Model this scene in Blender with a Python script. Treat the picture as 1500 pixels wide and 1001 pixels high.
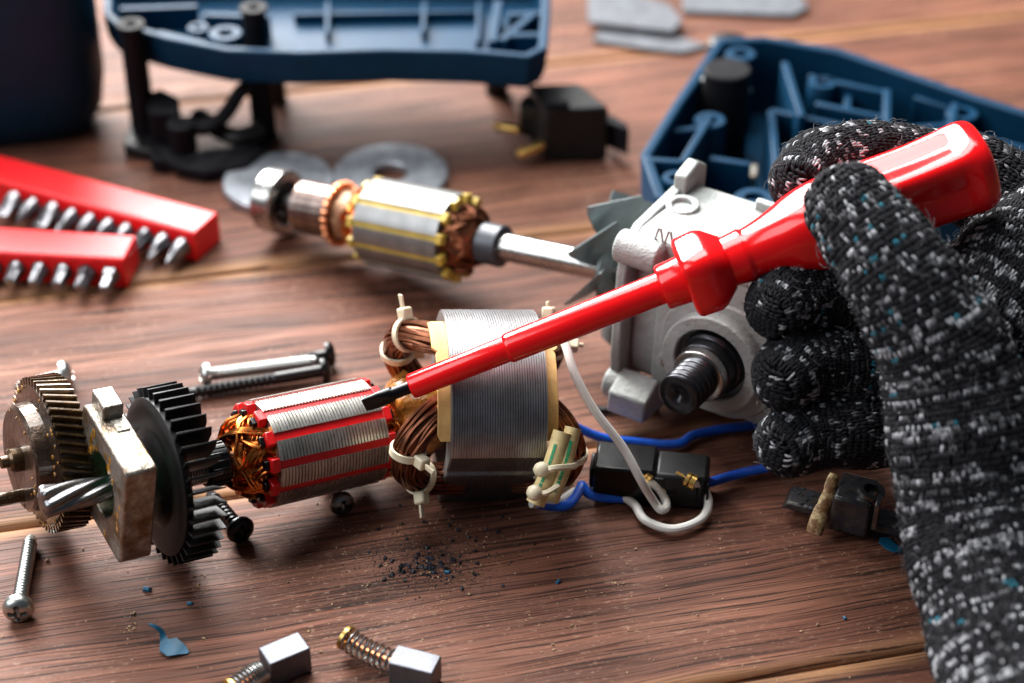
import bpy, bmesh, math, random
import numpy as np
from mathutils import Vector, Matrix, noise
from mathutils.bvhtree import BVHTree
for o in list(bpy.data.objects): bpy.data.objects.remove(o)
SC = bpy.context.scene
COL = SC.collection
S = 0.01                      # everything below is written in centimetres
rnd = random.Random(7)
PI = math.pi
R = math.radians

# ------------------------------------------------------------------ camera, lamps, exposure
CAM_D, CAM_P, CAM_F = 52.0, R(36), 65.0
cam_d = bpy.data.cameras.new('camera'); cam = bpy.data.objects.new('camera', cam_d); COL.objects.link(cam)
CAM = Vector((0, -CAM_D*math.cos(CAM_P), CAM_D*math.sin(CAM_P)))
cam.location = CAM*S
cam.rotation_euler = (PI/2-CAM_P, 0, 0)
cam_d.lens = CAM_F; cam_d.sensor_width = 36; cam_d.clip_start = .01; cam_d.clip_end = 20
cam_d.dof.use_dof = True; cam_d.dof.focus_distance = 43.9*S; cam_d.dof.aperture_fstop = 7.6
cam_d.dof.aperture_blades = 7
SC.camera = cam
W = bpy.data.worlds.new('World'); SC.world = W; W.use_nodes = True
W.node_tree.nodes['Background'].inputs[0].default_value = (.62, .72, .86, 1)
W.node_tree.nodes['Background'].inputs[1].default_value = .1
def area(name, loc, target, sx, sy, power, col=(1,1,1)):
    l = bpy.data.lights.new(name, 'AREA'); l.shape = 'RECTANGLE'; l.size = sx*S; l.size_y = sy*S
    l.energy = power; l.color = col
    o = bpy.data.objects.new(name, l); COL.objects.link(o); o.location = Vector(loc)*S
    o.rotation_euler = (Vector(target)-Vector(loc)).to_track_quat('-Z', 'Y').to_euler()
    return o
area('window_softbox', (-41, 76, 54), (0, 0, 0), 70, 50, 46, (1, .985, .96))
area('overhead_softbox', (-14, 33, 80), (0, 2, 0), 62, 46, 13, (1, .99, .97))
area('fill_softbox', (-60, -22, 52), (0, -4, 2), 50, 50, 4.6, (.95, .97, 1))
SC.view_settings.view_transform = 'Standard'; SC.view_settings.look = 'None'
SC.view_settings.exposure = 0; SC.view_settings.gamma = 1
SC.render.engine = 'CYCLES'
SC.cycles.sample_clamp_indirect = 4

# ------------------------------------------------------------------ helpers
FPX = CAM_F/36*1500
FW = Vector((0, math.cos(CAM_P), -math.sin(CAM_P))); UP = Vector((0, math.sin(CAM_P), math.cos(CAM_P))); RT = Vector((1, 0, 0))
def ray(x, y): return FW + RT*((x-750)/FPX) - UP*((y-500.5)/FPX)
def at(x, y, z=0):
    r = ray(x, y); return CAM + r*((z-CAM.z)/r.z)
def dp(x, y, d): return CAM + ray(x, y)*d
def frame(o, x, zh=(0, 0, 1)):
    x = Vector(x).normalized(); z = Vector(zh); y = z.cross(x).normalized(); z = x.cross(y)
    m = Matrix.Identity(4)
    for i in range(3): m[i][0], m[i][1], m[i][2], m[i][3] = x[i], y[i], z[i], o[i]
    return m
def spline(pts, per=8):
    P = [Vector(p) for p in pts]; out = []
    P = [P[0]*2-P[1]] + P + [P[-1]*2-P[-2]]
    for i in range(1, len(P)-2):
        a, b, c, d = P[i-1:i+3]
        for k in range(per):
            t = k/per
            out.append(.5*((2*b)+(c-a)*t+(2*a-5*b+4*c-d)*t*t+(3*b-a-3*c+d)*t*t*t))
    out.append(P[-2]); return out
def frames(path, hint=(.13, .21, .97)):
    n = len(path); T = []
    for i in range(n):
        t = path[min(i+1, n-1)]-path[max(i-1, 0)]; T.append(t.normalized())
    u = T[0].cross(Vector(hint)).normalized(); fr = []
    for i in range(n):
        u = (u-T[i]*u.dot(T[i])).normalized(); fr.append((T[i], u, T[i].cross(u)))
    return fr
class MB:
    def __init__(s): s.v = []; s.f = []
    def add(s, vs, fs, M=None):
        o = len(s.v)
        s.v += [tuple(M @ Vector(v)) for v in vs] if M is not None else [tuple(v) for v in vs]
        s.f += [tuple(o+i for i in f) for f in fs]; return s
    def box(s, c, d, M=None, taper=1):
        x, y, z = (q/2 for q in d); t = taper
        vs = [(-x,-y,-z),(x,-y,-z),(x,y,-z),(-x,y,-z),(-x*t,-y*t,z),(x*t,-y*t,z),(x*t,y*t,z),(-x*t,y*t,z)]
        vs = [(a+c[0], b+c[1], e+c[2]) for a, b, e in vs]
        return s.add(vs, [(3,2,1,0),(4,5,6,7),(0,1,5,4),(1,2,6,5),(2,3,7,6),(3,0,4,7)], M)
    def lathe(s, prof, n=32, M=None, fn=None):        # prof [(x, r)] revolved about local X
        vs = []; fs = []
        for x, r in prof:
            for k in range(n):
                a = 2*PI*k/n; q = r if fn is None else fn(x, r, a)
                vs.append((x, q*math.cos(a), q*math.sin(a)))
        for i in range(len(prof)-1):
            for k in range(n):
                a = i*n+k; b = i*n+(k+1) % n
                fs.append((a, a+n, b+n, b))
        if prof[0][1] > 1e-6: fs.append(tuple(range(n)))
        if prof[-1][1] > 1e-6: fs.append(tuple(range((len(prof)-1)*n+n-1, (len(prof)-1)*n-1, -1)))
        return s.add(vs, fs, M)
    def tube(s, path, r, n=8, M=None, flat=1, caps=True):
        path = [Vector(p) for p in path]; fr = frames(path); vs = []; fs = []
        for i, p in enumerate(path):
            q = r[i] if hasattr(r, '__len__') else r
            for k in range(n):
                a = 2*PI*k/n
                vs.append(p+fr[i][1]*(q*math.cos(a))+fr[i][2]*(q*flat*math.sin(a)))
        for i in range(len(path)-1):
            for k in range(n):
                a = i*n+k; b = i*n+(k+1) % n
                fs.append((a, b, b+n, a+n))
        if caps:
            fs.append(tuple(range(n-1, -1, -1))); fs.append(tuple(range((len(path)-1)*n, len(path)*n)))
        return s.add(vs, fs, M)
    def prism(s, poly, z0, z1, M=None):
        n = len(poly)
        vs = [(x, y, z0) for x, y in poly]+[(x, y, z1) for x, y in poly]
        fs = [tuple(range(n-1, -1, -1)), tuple(range(n, 2*n))]+[(i, (i+1) % n, n+(i+1) % n, n+i) for i in range(n)]
        return s.add(vs, fs, M)
    def ring(s, R0, R1, x0, x1, n=40, M=None, fn=None):      # annulus along local X
        vs = []; fs = []
        for x, r in ((x0, R0), (x0, R1), (x1, R1), (x1, R0)):
            for k in range(n):
                a = 2*PI*k/n; q = r if fn is None or r == R0 else fn(a, r)
                vs.append((x, q*math.cos(a), q*math.sin(a)))
        for i in range(4):
            j = (i+1) % 4
            for k in range(n):
                l = (k+1) % n; fs.append((i*n+k, j*n+k, j*n+l, i*n+l))
        return s.add(vs, fs, M)
    def sphere(s, c, r, n=10, M=None, sq=(1, 1, 1)):
        vs = [(c[0], c[1], c[2]+r*sq[2])]; fs = []; m = n//2+1
        for i in range(1, m):
            t = PI*i/m
            for k in range(n):
                a = 2*PI*k/n
                vs.append((c[0]+r*sq[0]*math.sin(t)*math.cos(a), c[1]+r*sq[1]*math.sin(t)*math.sin(a), c[2]+r*sq[2]*math.cos(t)))
        vs.append((c[0], c[1], c[2]-r*sq[2])); L = len(vs)-1
        for k in range(n):
            l = (k+1) % n
            fs.append((0, 1+k, 1+l)); fs.append((L, L-n+l, L-n+k))
            for i in range(m-2): fs.append((1+i*n+k, 1+(i+1)*n+k, 1+(i+1)*n+l, 1+i*n+l))
        return s.add(vs, fs, M)
    def build(s, name, mat, parent=None, bev=0, ang=35, smooth=True, M=None, seg=2):
        me = bpy.data.meshes.new(name)
        vs = [Vector(v)*S for v in s.v]
        me.from_pydata(vs, [], s.f); me.validate()
        bm = bmesh.new(); bm.from_mesh(me); bmesh.ops.recalc_face_normals(bm, faces=bm.faces); bm.to_mesh(me); bm.free()
        me.materials.append(mat)
        if smooth:
            me.shade_smooth(); me.set_sharp_from_angle(angle=R(ang))
        o = bpy.data.objects.new(name, me); COL.objects.link(o)
        if parent: o.parent = parent
        if M is not None:
            M = M.copy(); M.translation = M.translation*S; o.matrix_local = M
        if bev:
            b = o.modifiers.new('bevel', 'BEVEL'); b.width = bev*S; b.segments = seg; b.limit_method = 'ANGLE'; b.angle_limit = R(32)
            b.harden_normals = False
        return o
def tag(o, label, cat, group=None):
    o['label'] = label; o['category'] = cat
    if group: o['group'] = group
    return o
def thing(name, label, cat, M=None, group=None):
    o = bpy.data.objects.new(name, None); COL.objects.link(o); o.empty_display_size = .01
    if M is None: M = Matrix.Identity(4)
    if not isinstance(M, Matrix): M = Matrix.Translation(M)
    M = M.copy(); M.translation = M.translation*S; o.matrix_world = M
    return tag(o, label, cat, group)
def dup(o, parent=None):
    c = o.copy(); COL.objects.link(c)
    if parent: c.parent = parent
    for ch in list(o.children):
        dup(ch, c)
    return c
def setM(o, M):
    M = M.copy(); M.translation = M.translation*S; o.matrix_world = M
def rot(axis, a): return Matrix.Rotation(a, 4, axis)
def tr(*v): return Matrix.Translation(Vector(v))

# ------------------------------------------------------------------ materials
class NT:
    def __init__(s, name):
        s.m = bpy.data.materials.new(name); s.m.use_nodes = True; s.t = s.m.node_tree
        s.b = s.t.nodes['Principled BSDF']; s.co = s.n('ShaderNodeTexCoord').outputs['Object']
    def n(s, typ, **k):
        q = s.t.nodes.new(typ)
        for a, b in k.items(): setattr(q, a, b)
        return q
    def l(s, a, b): s.t.links.new(a, b)
    def val(s, sock, v):
        if hasattr(v, 'is_linked'): s.l(v, sock)
        else: sock.default_value = v
    def noise(s, scale, detail=4, rough=.6, vec=None, map=None, dist=0):
        q = s.n('ShaderNodeTexNoise'); q.inputs['Scale'].default_value = scale; q.inputs['Detail'].default_value = detail
        q.inputs['Roughness'].default_value = rough; q.inputs['Distortion'].default_value = dist
        v = vec or s.co
        if map:
            mp = s.n('ShaderNodeMapping'); mp.inputs['Scale'].default_value = map; s.l(v, mp.inputs[0]); v = mp.outputs[0]
        s.l(v, q.inputs['Vector']); return q.outputs['Fac']
    def ramp(s, fac, stops, interp='LINEAR'):
        q = s.n('ShaderNodeValToRGB'); q.color_ramp.interpolation = interp
        e = q.color_ramp.elements
        while len(e) < len(stops): e.new(.5)
        for k, (p, c) in enumerate(stops):
            e[k].position = p; e[k].color = (c, c, c, 1) if isinstance(c, (int, float)) else (*c, 1)
        s.l(fac, q.inputs[0]); return q.outputs[0]
    def mix(s, fac, a, b, mode='MIX'):
        q = s.n('ShaderNodeMix', data_type='RGBA', blend_type=mode)
        s.val(q.inputs[0], fac)
        for sk, v in ((q.inputs[6], a), (q.inputs[7], b)):
            if isinstance(v, tuple): v = (*v, 1)[:4]
            s.val(sk, v)
        return q.outputs[2]
    def math(s, op, a, b=0, c=None):
        q = s.n('ShaderNodeMath', operation=op); s.val(q.inputs[0], a); s.val(q.inputs[1], b)
        if c is not None: s.val(q.inputs[2], c)
        return q.outputs[0]
    def bump(s, h, strength, dist, nrm=None):
        q = s.n('ShaderNodeBump'); q.inputs['Strength'].default_value = strength; q.inputs['Distance'].default_value = dist
        s.l(h, q.inputs['Height'])
        if nrm: s.l(nrm, q.inputs['Normal'])
        return q.outputs[0]
    def set(s, **k):
        for a, v in k.items():
            a = a.replace('_', ' ')
            if isinstance(v, tuple): v = (*v, 1)[:4]
            s.val(s.b.inputs[a], v)
        return s.m
def pmat(name, col, rough=.5, metal=0, bump=0, bscale=400, var=.15, vscale=180, rv=.12, dirt=None, damt=.5, dscale=120, coat=0, bd=.0004, spec=.5, bmap=None):
    t = NT(name)
    f = t.noise(vscale, 5, .65)
    c = tuple(max(0, q*(1-var*1.6)) for q in col); d = tuple(min(1, q*(1+var)) for q in col)
    cc = t.ramp(f, [(.3, c), (.7, d)])
    if dirt:
        g = t.ramp(t.noise(dscale, 6, .7), [(.5-.12*damt, 0), (.78-.2*damt, 1)])
        cc = t.mix(t.math('MULTIPLY', g, damt), cc, dirt)
    r = t.math('ADD', rough-rv/2, t.math('MULTIPLY', t.noise(vscale*2.3, 4), rv))
    k = dict(Base_Color=cc, Roughness=r, Metallic=metal, Coat_Weight=coat)
    k['Specular_IOR_Level'] = spec
    if bump: k['Normal'] = t.bump(t.noise(bscale, 4, .6, map=bmap), bump, bd)
    return t.set(**k)
M = {}
def wood():
    t = NT('stained_wood')
    oi = t.n('ShaderNodeObjectInfo')
    cb = t.n('ShaderNodeVectorMath', operation='ADD'); t.l(t.co, cb.inputs[0])
    cx = t.n('ShaderNodeCombineXYZ'); sc = t.math('MULTIPLY', oi.outputs['Random'], 3.0); t.l(sc, cx.inputs[0]); t.l(sc, cx.inputs[1])
    t.l(cx.outputs[0], cb.inputs[1]); P = cb.outputs[0]
    sep = t.n('ShaderNodeSeparateXYZ'); t.l(t.co, sep.inputs[0])
    # warp the grain
    w = t.n('ShaderNodeVectorMath', operation='ADD'); t.l(P, w.inputs[0])
    wv = t.n('ShaderNodeCombineXYZ')
    t.l(t.math('MULTIPLY', t.math('SUBTRACT', t.noise(1, 3, .55, P, (5, 22, 22)), .5), .02), wv.inputs[1]); t.l(wv.outputs[0], w.inputs[1]); P2 = w.outputs[0]
    broad = t.noise(1, 4, .6, P2, (3.5, 34, 34))
    mid = t.noise(1, 4, .6, P2, (6, 260, 260))
    fine = t.noise(1, 3, .6, P2, (22, 1250, 1250))
    pore = t.noise(1, 2, .5, P2, (24, 1450, 1450))
    base = t.ramp(broad, [(.28, (.06, .0225, .0138)), (.5, (.136, .053, .033)), (.72, (.22, .096, .06))])
    base = t.mix(.75, base, t.ramp(mid, [(.3, .38), (.5, .95), (.7, 1.45)]), 'MULTIPLY')
    base = t.mix(.8, base, t.ramp(fine, [(.3, .42), (.5, 1.0), (.7, 1.6)]), 'MULTIPLY')
    pm = t.ramp(pore, [(.545, 0), (.63, 1)])
    base = t.mix(t.math('MULTIPLY', pm, .92), base, (.018, .008, .006))
    # bare paler wood on worn flecks and along the plank edges
    fl = t.math('MULTIPLY', t.ramp(t.noise(1, 5, .7, P, (420, 1100, 1100)), [(.56, 0), (.68, 1)]), t.ramp(t.noise(26, 4, .6, P), [(.42, 0), (.6, .8)]))
    base = t.mix(fl, base, (.4, .25, .17))
    rt_ = t.n('ShaderNodeMapping'); rt_.inputs['Rotation'].default_value = (0, 0, .9); t.l(P, rt_.inputs[0])
    sc1 = t.ramp(t.noise(1, 2, .5, rt_.outputs[0], (70, 1500, 1500), 1.0), [(.7, 0), (.76, 1)])
    sc1 = t.math('MULTIPLY', sc1, t.ramp(t.noise(34, 3, .5, P), [(.52, 0), (.66, .6)]))
    base = t.mix(sc1, base, (.36, .25, .2))
    ay = t.math('ABSOLUTE', sep.outputs[1], 0)
    e = t.math('ADD', ay, t.math('MULTIPLY', t.math('SUBTRACT', t.noise(1, 5, .65, P2, (9, 190, 190)), .5), .0075))
    em = t.ramp(t.math('SUBTRACT', e, .0443), [(0, 0), (.0045, 1)])
    em = t.math('MULTIPLY', em, t.ramp(t.noise(1, 3, .5, P, (11, 30, 30)), [(.34, .25), (.55, 1)]))
    base = t.mix(t.math('MULTIPLY', em, .82), base, t.mix(pm, (.36, .185, .085), (.1, .04, .02)))
    rough = t.math('ADD', .46, t.math('MULTIPLY', t.noise(1, 4, .6, P, (30, 220, 220)), .22))
    h = t.math('SUBTRACT', t.math('MULTIPLY', fine, .35), pm)
    nrm = t.bump(h, .5, .0003, t.bump(mid, .15, .0006))
    return t.set(Base_Color=base, Roughness=rough, Normal=nrm, Specular_IOR_Level=.17)
M['wood'] = wood()
M['black'] = pmat('black_plastic', (.004, .0042, .005), .45, bump=.25, bscale=2500, bd=.0001, dirt=(.03,.03,.032), damt=.2, spec=.28)
M['black_gloss'] = pmat('black_gloss_plastic', (.003, .003, .0036), .25, bump=.1, bscale=900, bd=.0001, spec=.3)
M['bracket'] = pmat('worn_black_plastic', (.005, .005, .0065), .6, dirt=(.03, .032, .04), damt=.25, spec=.1)
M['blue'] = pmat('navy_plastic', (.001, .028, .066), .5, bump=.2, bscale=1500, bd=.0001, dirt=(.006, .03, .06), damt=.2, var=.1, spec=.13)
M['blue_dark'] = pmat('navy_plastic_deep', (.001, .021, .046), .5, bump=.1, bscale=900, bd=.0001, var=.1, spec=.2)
M['red'] = pmat('red_gloss_plastic', (.82, .006, .008), .16, var=.03, rv=.04)
M['red_bar'] = pmat('red_holder_plastic', (.72, .008, .012), .4, var=.04, rv=.1, bump=.1, bscale=700, bd=.0002)
M['steel'] = pmat('bright_steel', (.45, .45, .44), .26, 1, var=.12, dirt=(.3, .29, .27), damt=.4, bump=.06, bscale=900)
M['steel_dark'] = pmat('dark_steel', (.26, .26, .265), .34, 1, var=.25, dirt=(.06, .055, .05), damt=.5, bump=.1, bscale=700)
M['spindle'] = pmat('blackened_steel', (.035, .036, .042), .3, .85, var=.25, dirt=(.16, .16, .17), damt=.3)
M['zinc'] = pmat('zinc_plated_steel', (.46, .48, .465), .33, 1, var=.1, dirt=(.4, .41, .37), damt=.4)
M['tip'] = pmat('grey_bit_steel', (.21, .21, .225), .33, 1, var=.15)
M['lam'] = pmat('lamination_steel', (.5, .49, .46), .38, .9, var=.2, vscale=260, dirt=(.2, .17, .14), damt=.45, dscale=220)
M['lam_bright'] = pmat('bright_lamination_steel', (.26, .265, .265), .42, .85, var=.14, dirt=(.35, .34, .31), damt=.35)
M['stator_lam'] = pmat('stator_lamination_steel', (.35, .35, .365), .41, .9, var=.2, vscale=120, dirt=(.13, .10, .075), damt=.5, dscale=90)
M['red_liner'] = pmat('red_slot_insulation', (.62, .006, .008), .33, var=.12, bump=.3, bscale=700, bd=.0003)
M['yellow_liner'] = pmat('yellow_slot_insulation', (.5, .35, .05), .45, var=.2)
M['copper'] = pmat('enamelled_copper', (.78, .25, .055), .26, 1, var=.25, vscale=300, dirt=(.3, .08, .02), damt=.3)
M['copper_brown'] = pmat('brown_enamelled_copper', (.24, .085, .04), .32, .8, var=.35, vscale=300, dirt=(.09, .03, .018), damt=.5)
M['copper_bar'] = pmat('bare_copper', (.74, .3, .14), .35, 1, var=.3, vscale=350, dirt=(.2, .09, .05), damt=.5)
M['resin'] = pmat('amber_resin', (.42, .16, .03), .14, 0, var=.5, vscale=260, bump=.7, bscale=420, bd=.0012, coat=.6)
M['paper'] = pmat('cream_insulation_paper', (.72, .45, .16), .6, var=.22, vscale=140, dirt=(.42, .2, .05), damt=.5)
M['sleeve'] = pmat('yellowed_glass_sleeve', (.7, .55, .26), .55, var=.18, vscale=200, bump=.4, bscale=1500, bd=.0002)
M['green_ink'] = pmat('green_print', (.02, .3, .12), .6)
M['nylon'] = pmat('translucent_nylon', (.72, .64, .46), .38, var=.12)
M['nylon'].node_tree.nodes['Principled BSDF'].inputs['Subsurface Weight'].default_value = .25
M['nylon'].node_tree.nodes['Principled BSDF'].inputs['Subsurface Radius'].default_value = (.002, .0015, .001)
M['white_wire'] = pmat('white_wire_insulation', (.78, .76, .71), .38, var=.05, dirt=(.55, .5, .4), damt=.2)
M['blue_wire'] = pmat('blue_wire_insulation', (.008, .1, .6), .32, var=.15)
M['brass'] = pmat('brass', (.8, .52, .16), .3, 1, var=.2)
M['cast'] = pmat('cast_aluminium_paint', (.36, .385, .375), .48, .15, var=.08, bump=.7, bscale=900, bd=.0006, dirt=(.17, .17, .15), damt=.35)
M['fan_metal'] = pmat('grey_sheet_metal', (.13, .155, .16), .4, .6, var=.15)
M['plate'] = pmat('greasy_die_cast_metal', (.38, .365, .33), .42, .85, var=.3, vscale=240, bump=.7, bscale=420, bd=.0008, dirt=(.15, .075, .02), damt=.85, dscale=110)
M['grease'] = pmat('oily_gear_steel', (.1, .056, .022), .28, .6, var=.5, vscale=220, bump=.35, bscale=350, bd=.0006, dirt=(.035, .02, .01), damt=.7, coat=.4)
M['gear_face'] = pmat('oily_gear_face', (.06, .038, .024), .34, .6, var=.6, vscale=160, bump=.5, bscale=330, bd=.001, dirt=(.05, .022, .012), damt=.6, coat=.5)
M['amber'] = pmat('amber_grease', (.38, .17, .015), .12, 0, var=.5, vscale=300, bump=.5, bscale=500, bd=.0008, coat=.8)
M['green'] = pmat('green_seal', (.004, .22, .06), .4, var=.15)
M['washer'] = pmat('dark_grey_washer', (.4, .43, .48), .4, .7, var=.2, dirt=(.07, .075, .085), damt=.5)
M['carbon'] = pmat('carbon_block', (.11, .115, .135), .4, .5, var=.18, bump=.2, bscale=900, bd=.0003)
M['dust'] = pmat('carbon_dust', (.02, .025, .034), .5, .3, var=.4)
M['chip'] = pmat('pale_wood_dust', (.5, .34, .2), .8, var=.3)
M['teal'] = pmat('teal_plastic_shaving', (.004, .1, .19), .45, var=.25)
M['sand'] = pmat('grey_sandpaper', (.075, .08, .095), .75, var=.25, bump=.6, bscale=2200, bd=.0003)
M['burnt'] = pmat('scorched_pale_strip', (.75, .58, .3), .6, var=.2, dirt=(.16, .07, .02), damt=1, dscale=330)
M['tar'] = pmat('sooty_holder_plastic', (.03, .032, .04), .22, .2, var=.4, dirt=(.12, .085, .04), damt=.4, dscale=300, bump=.4, bscale=500, bd=.0006)
M['yarn_dark'] = pmat('charcoal_yarn', (.013, .0133, .0165), .9, var=.5, vscale=900, bump=.6, bscale=5000, bd=.0003, spec=.2)
M['yarn_base'] = pmat('charcoal_knit_backing', (.006, .006, .008), .95, var=.3, spec=.1)
M['yarn_light'] = pmat('pale_grey_yarn', (.46, .47, .5), .85, var=.4, vscale=1200, bump=.6, bscale=5000, bd=.0003, spec=.2)
M['yarn_mid'] = pmat('mid_grey_yarn', (.13, .132, .145), .85, var=.4, vscale=1200, bump=.6, bscale=5000, bd=.0003, spec=.2)
M['yarn_teal'] = pmat('teal_yarn', (.008, .14, .2), .85, var=.3, vscale=1200, bump=.6, bscale=5000, bd=.0003, spec=.2)
for k in ('yarn_light', 'yarn_mid', 'yarn_teal'):
    b = M[k].node_tree.nodes['Principled BSDF']; b.inputs['Sheen Weight'].default_value = .2; b.inputs['Sheen Roughness'].default_value = .5

# ------------------------------------------------------------------ the setting: planked work table
tt = bpy.data.objects.new('table_top', None); COL.objects.link(tt); tt['kind'] = 'structure'
tt.rotation_euler = (0, 0, math.atan(.222))
cs = math.cos(math.atan(.222))
seams = [-34.5, -24.2, -14.0, -5.05, 5.38, 16.5, 27.6, 38.5]
for k in range(len(seams)-1):
    y0, y1 = seams[k]*cs, seams[k+1]*cs
    hw = (y1-y0)/2-.03; m = MB(); L = 45
    b = .16
    prof = [(-hw, -1.8), (hw, -1.8), (hw, -b), (hw-b*.7, -.02), (hw-b*1.6, 0), (-hw+b*1.6, 0), (-hw+b*.7, -.02), (-hw, -b)]
    n = len(prof)
    vs = [(-L, y, z) for y, z in prof]+[(L, y, z) for y, z in prof]
    m.add(vs, [tuple(range(n-1, -1, -1)), tuple(range(n, 2*n))]+[(i, (i+1) % n, n+(i+1) % n, n+i) for i in range(n)])
    # scale local y so that the shader's edge wear (at 5 cm) meets each plank's edge
    o = m.build('plank', M['wood'], tt, ang=50)
    q = 5.0/hw
    for v in o.data.vertices: v.co.y *= q
    o.scale = (1, 1/q, 1); o.location = (0, (y0+y1)/2*S, 0)
# ------------------------------------------------------------------ front rotor: pinion, bearing plate, fan, armature
def annular_tooth(half, r0, r1, x0, x1, n_lam, dr, ns=6):
    m = MB(); xs = []
    st = (x1-x0)/n_lam
    for i in range(n_lam):
        xs += [(x0+st*i+.001, r1), (x0+st*(i+.62), r1), (x0+st*(i+.68), r1-dr), (x0+st*(i+.94), r1-dr)]
    for x, r in xs:
        pass
    vs = []; fs = []; w = ns+3
    for x, r in xs:
        vs.append((x, r0*math.cos(-half*.8), r0*math.sin(-half*.8)))
        for k in range(ns+1):
            a = -half+2*half*k/ns; vs.append((x, r*math.cos(a), r*math.sin(a)))
        vs.append((x, r0*math.cos(half*.8), r0*math.sin(half*.8)))
    for i in range(len(xs)-1):
        for k in range(w-1): fs.append((i*w+k, i*w+k+1, (i+1)*w+k+1, (i+1)*w+k))
    fs.append(tuple(range(w))); fs.append(tuple(range(len(vs)-1, len(vs)-1-w, -1)))
    return m.add(vs, fs)
def windings(x0, x1, r_in, r_out, ncoil, nst, sr, seed, span=5, nslot=12, jit=.08):
    m = MB(); q = random.Random(seed)
    for c in range(ncoil):
        a0 = 2*PI*c/nslot*(nslot/ncoil); a1 = a0+2*PI*span/nslot
        for s in range(nst):
            rr = r_out*(1-.12*q.random()); d = x0+(x1-x0)*(.35+.65*(s+q.random())/nst)*(.55+.45*((c*5) % ncoil)/ncoil)
            b0 = a0+q.uniform(-.1, .1); b1 = a1+q.uniform(-.1, .1)
            P = []
            for k in range(9):
                t = k/8; am = b0+(b1-b0)*t
                dip = math.sin(PI*t)**1.5
                rad = rr*(1-dip)+(r_in+(r_out-r_in)*.35*q.random()**2*0+q.uniform(0, jit))*dip
                rad = max(rad, r_in)
                P.append((x0-.12*(1 if k in (0, 8) else 0)+(d-x0)*min(1, math.sin(PI*t)**.45), rad*math.cos(am), rad*math.sin(am)))
            m.tube(spline(P, 2), sr, 5, caps=False)
    return m
PSI, TIL = R(31), R(9)
ax = Vector((-math.cos(PSI)*math.cos(TIL), -math.sin(PSI)*math.cos(TIL), math.sin(TIL)))
RM = frame(at(457, 648, 1.8), ax)
rotor = thing('motor_rotor', 'grimy motor rotor with red insulated armature, black fan and bearing plate, lying in front', 'motor rotor', RM)
TN, TX, TR = 12, 1.45, 1.34
tooth = annular_tooth(PI/TN*.70, .55, TR, -TX, TX, 34, .035).build('core_tooth', M['lam'], rotor, ang=30)
lin = MB()
for sgn in (-1, 1): pass
lin.box((0, TR-.115, 0), (2*TX+.05, .1, .33))
lin.box((TX+.11, TR-.18, 0), (.22, .3, .35)); lin.box((-TX-.11, TR-.18, 0), (.22, .3, .35))
liner = lin.build('slot_liner', M['red_liner'], rotor, bev=.03)
wedges = [MB().box((sg*(TX+.17), TR-.27, 0), (.34, .2, .24)).build('slot_wedge', M['black_gloss'], rotor, bev=.03) for sg in (1, -1)]
for k in range(TN):
    a = 2*PI*k/TN
    for src, off in ((tooth, 0), (liner, PI/TN-PI/2), (wedges[0], PI/TN-PI/2), (wedges[1], PI/TN-PI/2)):
        o = src if k == 0 else dup(src, rotor)
        o.matrix_local = rot('X', a+off+.12)
MB().lathe([(-TX, .9), (TX, .9)], 24).build('core_hub', M['steel_dark'], rotor)
for nm, sg in (('winding', 1), ('winding', -1)):
    w = windings(TX-.05, TX+1.0, .5, 1.14, 12, 15 if sg > 0 else 9, .038, 3+sg)
    w.lathe([(TX-.05, .95), (TX+.2, .85), (TX+.55, .55), (TX+.75, .42)], 20)
    if sg < 0: w.v = [(-x, y, z) for x, y, z in w.v]
    w.build(nm, M['copper'], rotor)
# resin covered winding end that points into the stator
def lump(x, r, a): return r*(1+.09*math.sin(3*a+x*4)+.06*math.sin(7*a-x*9)+.05*math.sin(11*a+x*17))
MB().lathe([(-TX-.7, .5), (-TX-.75, .95), (-TX-1.0, 1.08), (-TX-1.35, 1.12), (-TX-1.7, 1.02), (-TX-2.0, .8), (-TX-2.1, .5)], 48, fn=lump).build('resin_coat', M['resin'], rotor, ang=80)
MB().lathe([(-TX-2.05, .72), (-TX-3.3, .72)], 28).build('commutator', M['copper_bar'], rotor, bev=.03)
cl = MB().lathe([(2.3, .48), (2.36, .54), (2.86, .54), (2.92, .46)], 28)
for k in range(18):
    a = 2*PI*k/18; cl.box((2.6, .54, 0), (.45, .05, .07), rot('X', a))
cl.build('insulating_collar', M['black_gloss'], rotor, bev=.015)
MB().lathe([(2.88+.07*i/2, .4+.02*(i % 2)) for i in range(24)], 24).build('spacer_sleeve', M['steel'], rotor)
MB().lathe([(-4.6, .3), (5.2, .3)], 20).build('shaft', M['steel'], rotor)
FX, FR = 4.0, 2.16
fan = MB().lathe([(FX-.12, .35), (FX-.12, 1.8), (FX-.02, 1.9), (FX+.10, 1.9), (FX+.13, 1.86), (FX+.18, 1.65), (FX+.16, 1.2), (FX+.3, .95), (FX+.34, .35)], 80).build('fan', M['black'], rotor, ang=30)
NB = 37
bl = MB()
prof = [(1.4, -.04), (1.65, .0), (1.9, .05), (2.13, .13)]
vs = []
for r, o in prof:
    for sx in (0, 1):
        dx = .06-(.9-.12*abs(r-1.85))*sx
        for so in (-.03, .03): vs.append((FX+dx, r, o+so*(1-.4*sx)))
fs = []
for i in range(3):
    a = i*4; b = a+4
    fs += [(a, a+2, b+2, b), (a+1, b+1, b+3, a+3), (a+2, a+3, b+3, b+2), (a, b, b+1, a+1)]
fs += [(0, 1, 3, 2), (12, 14, 15, 13)]
bl.add(vs, fs)
blade = bl.build('fan_blade', M['black'], fan, bev=.008)
for k in range(NB):
    o = blade if k == 0 else dup(blade, fan)
    o.matrix_local = rot('X', 2*PI*k/NB)
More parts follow.
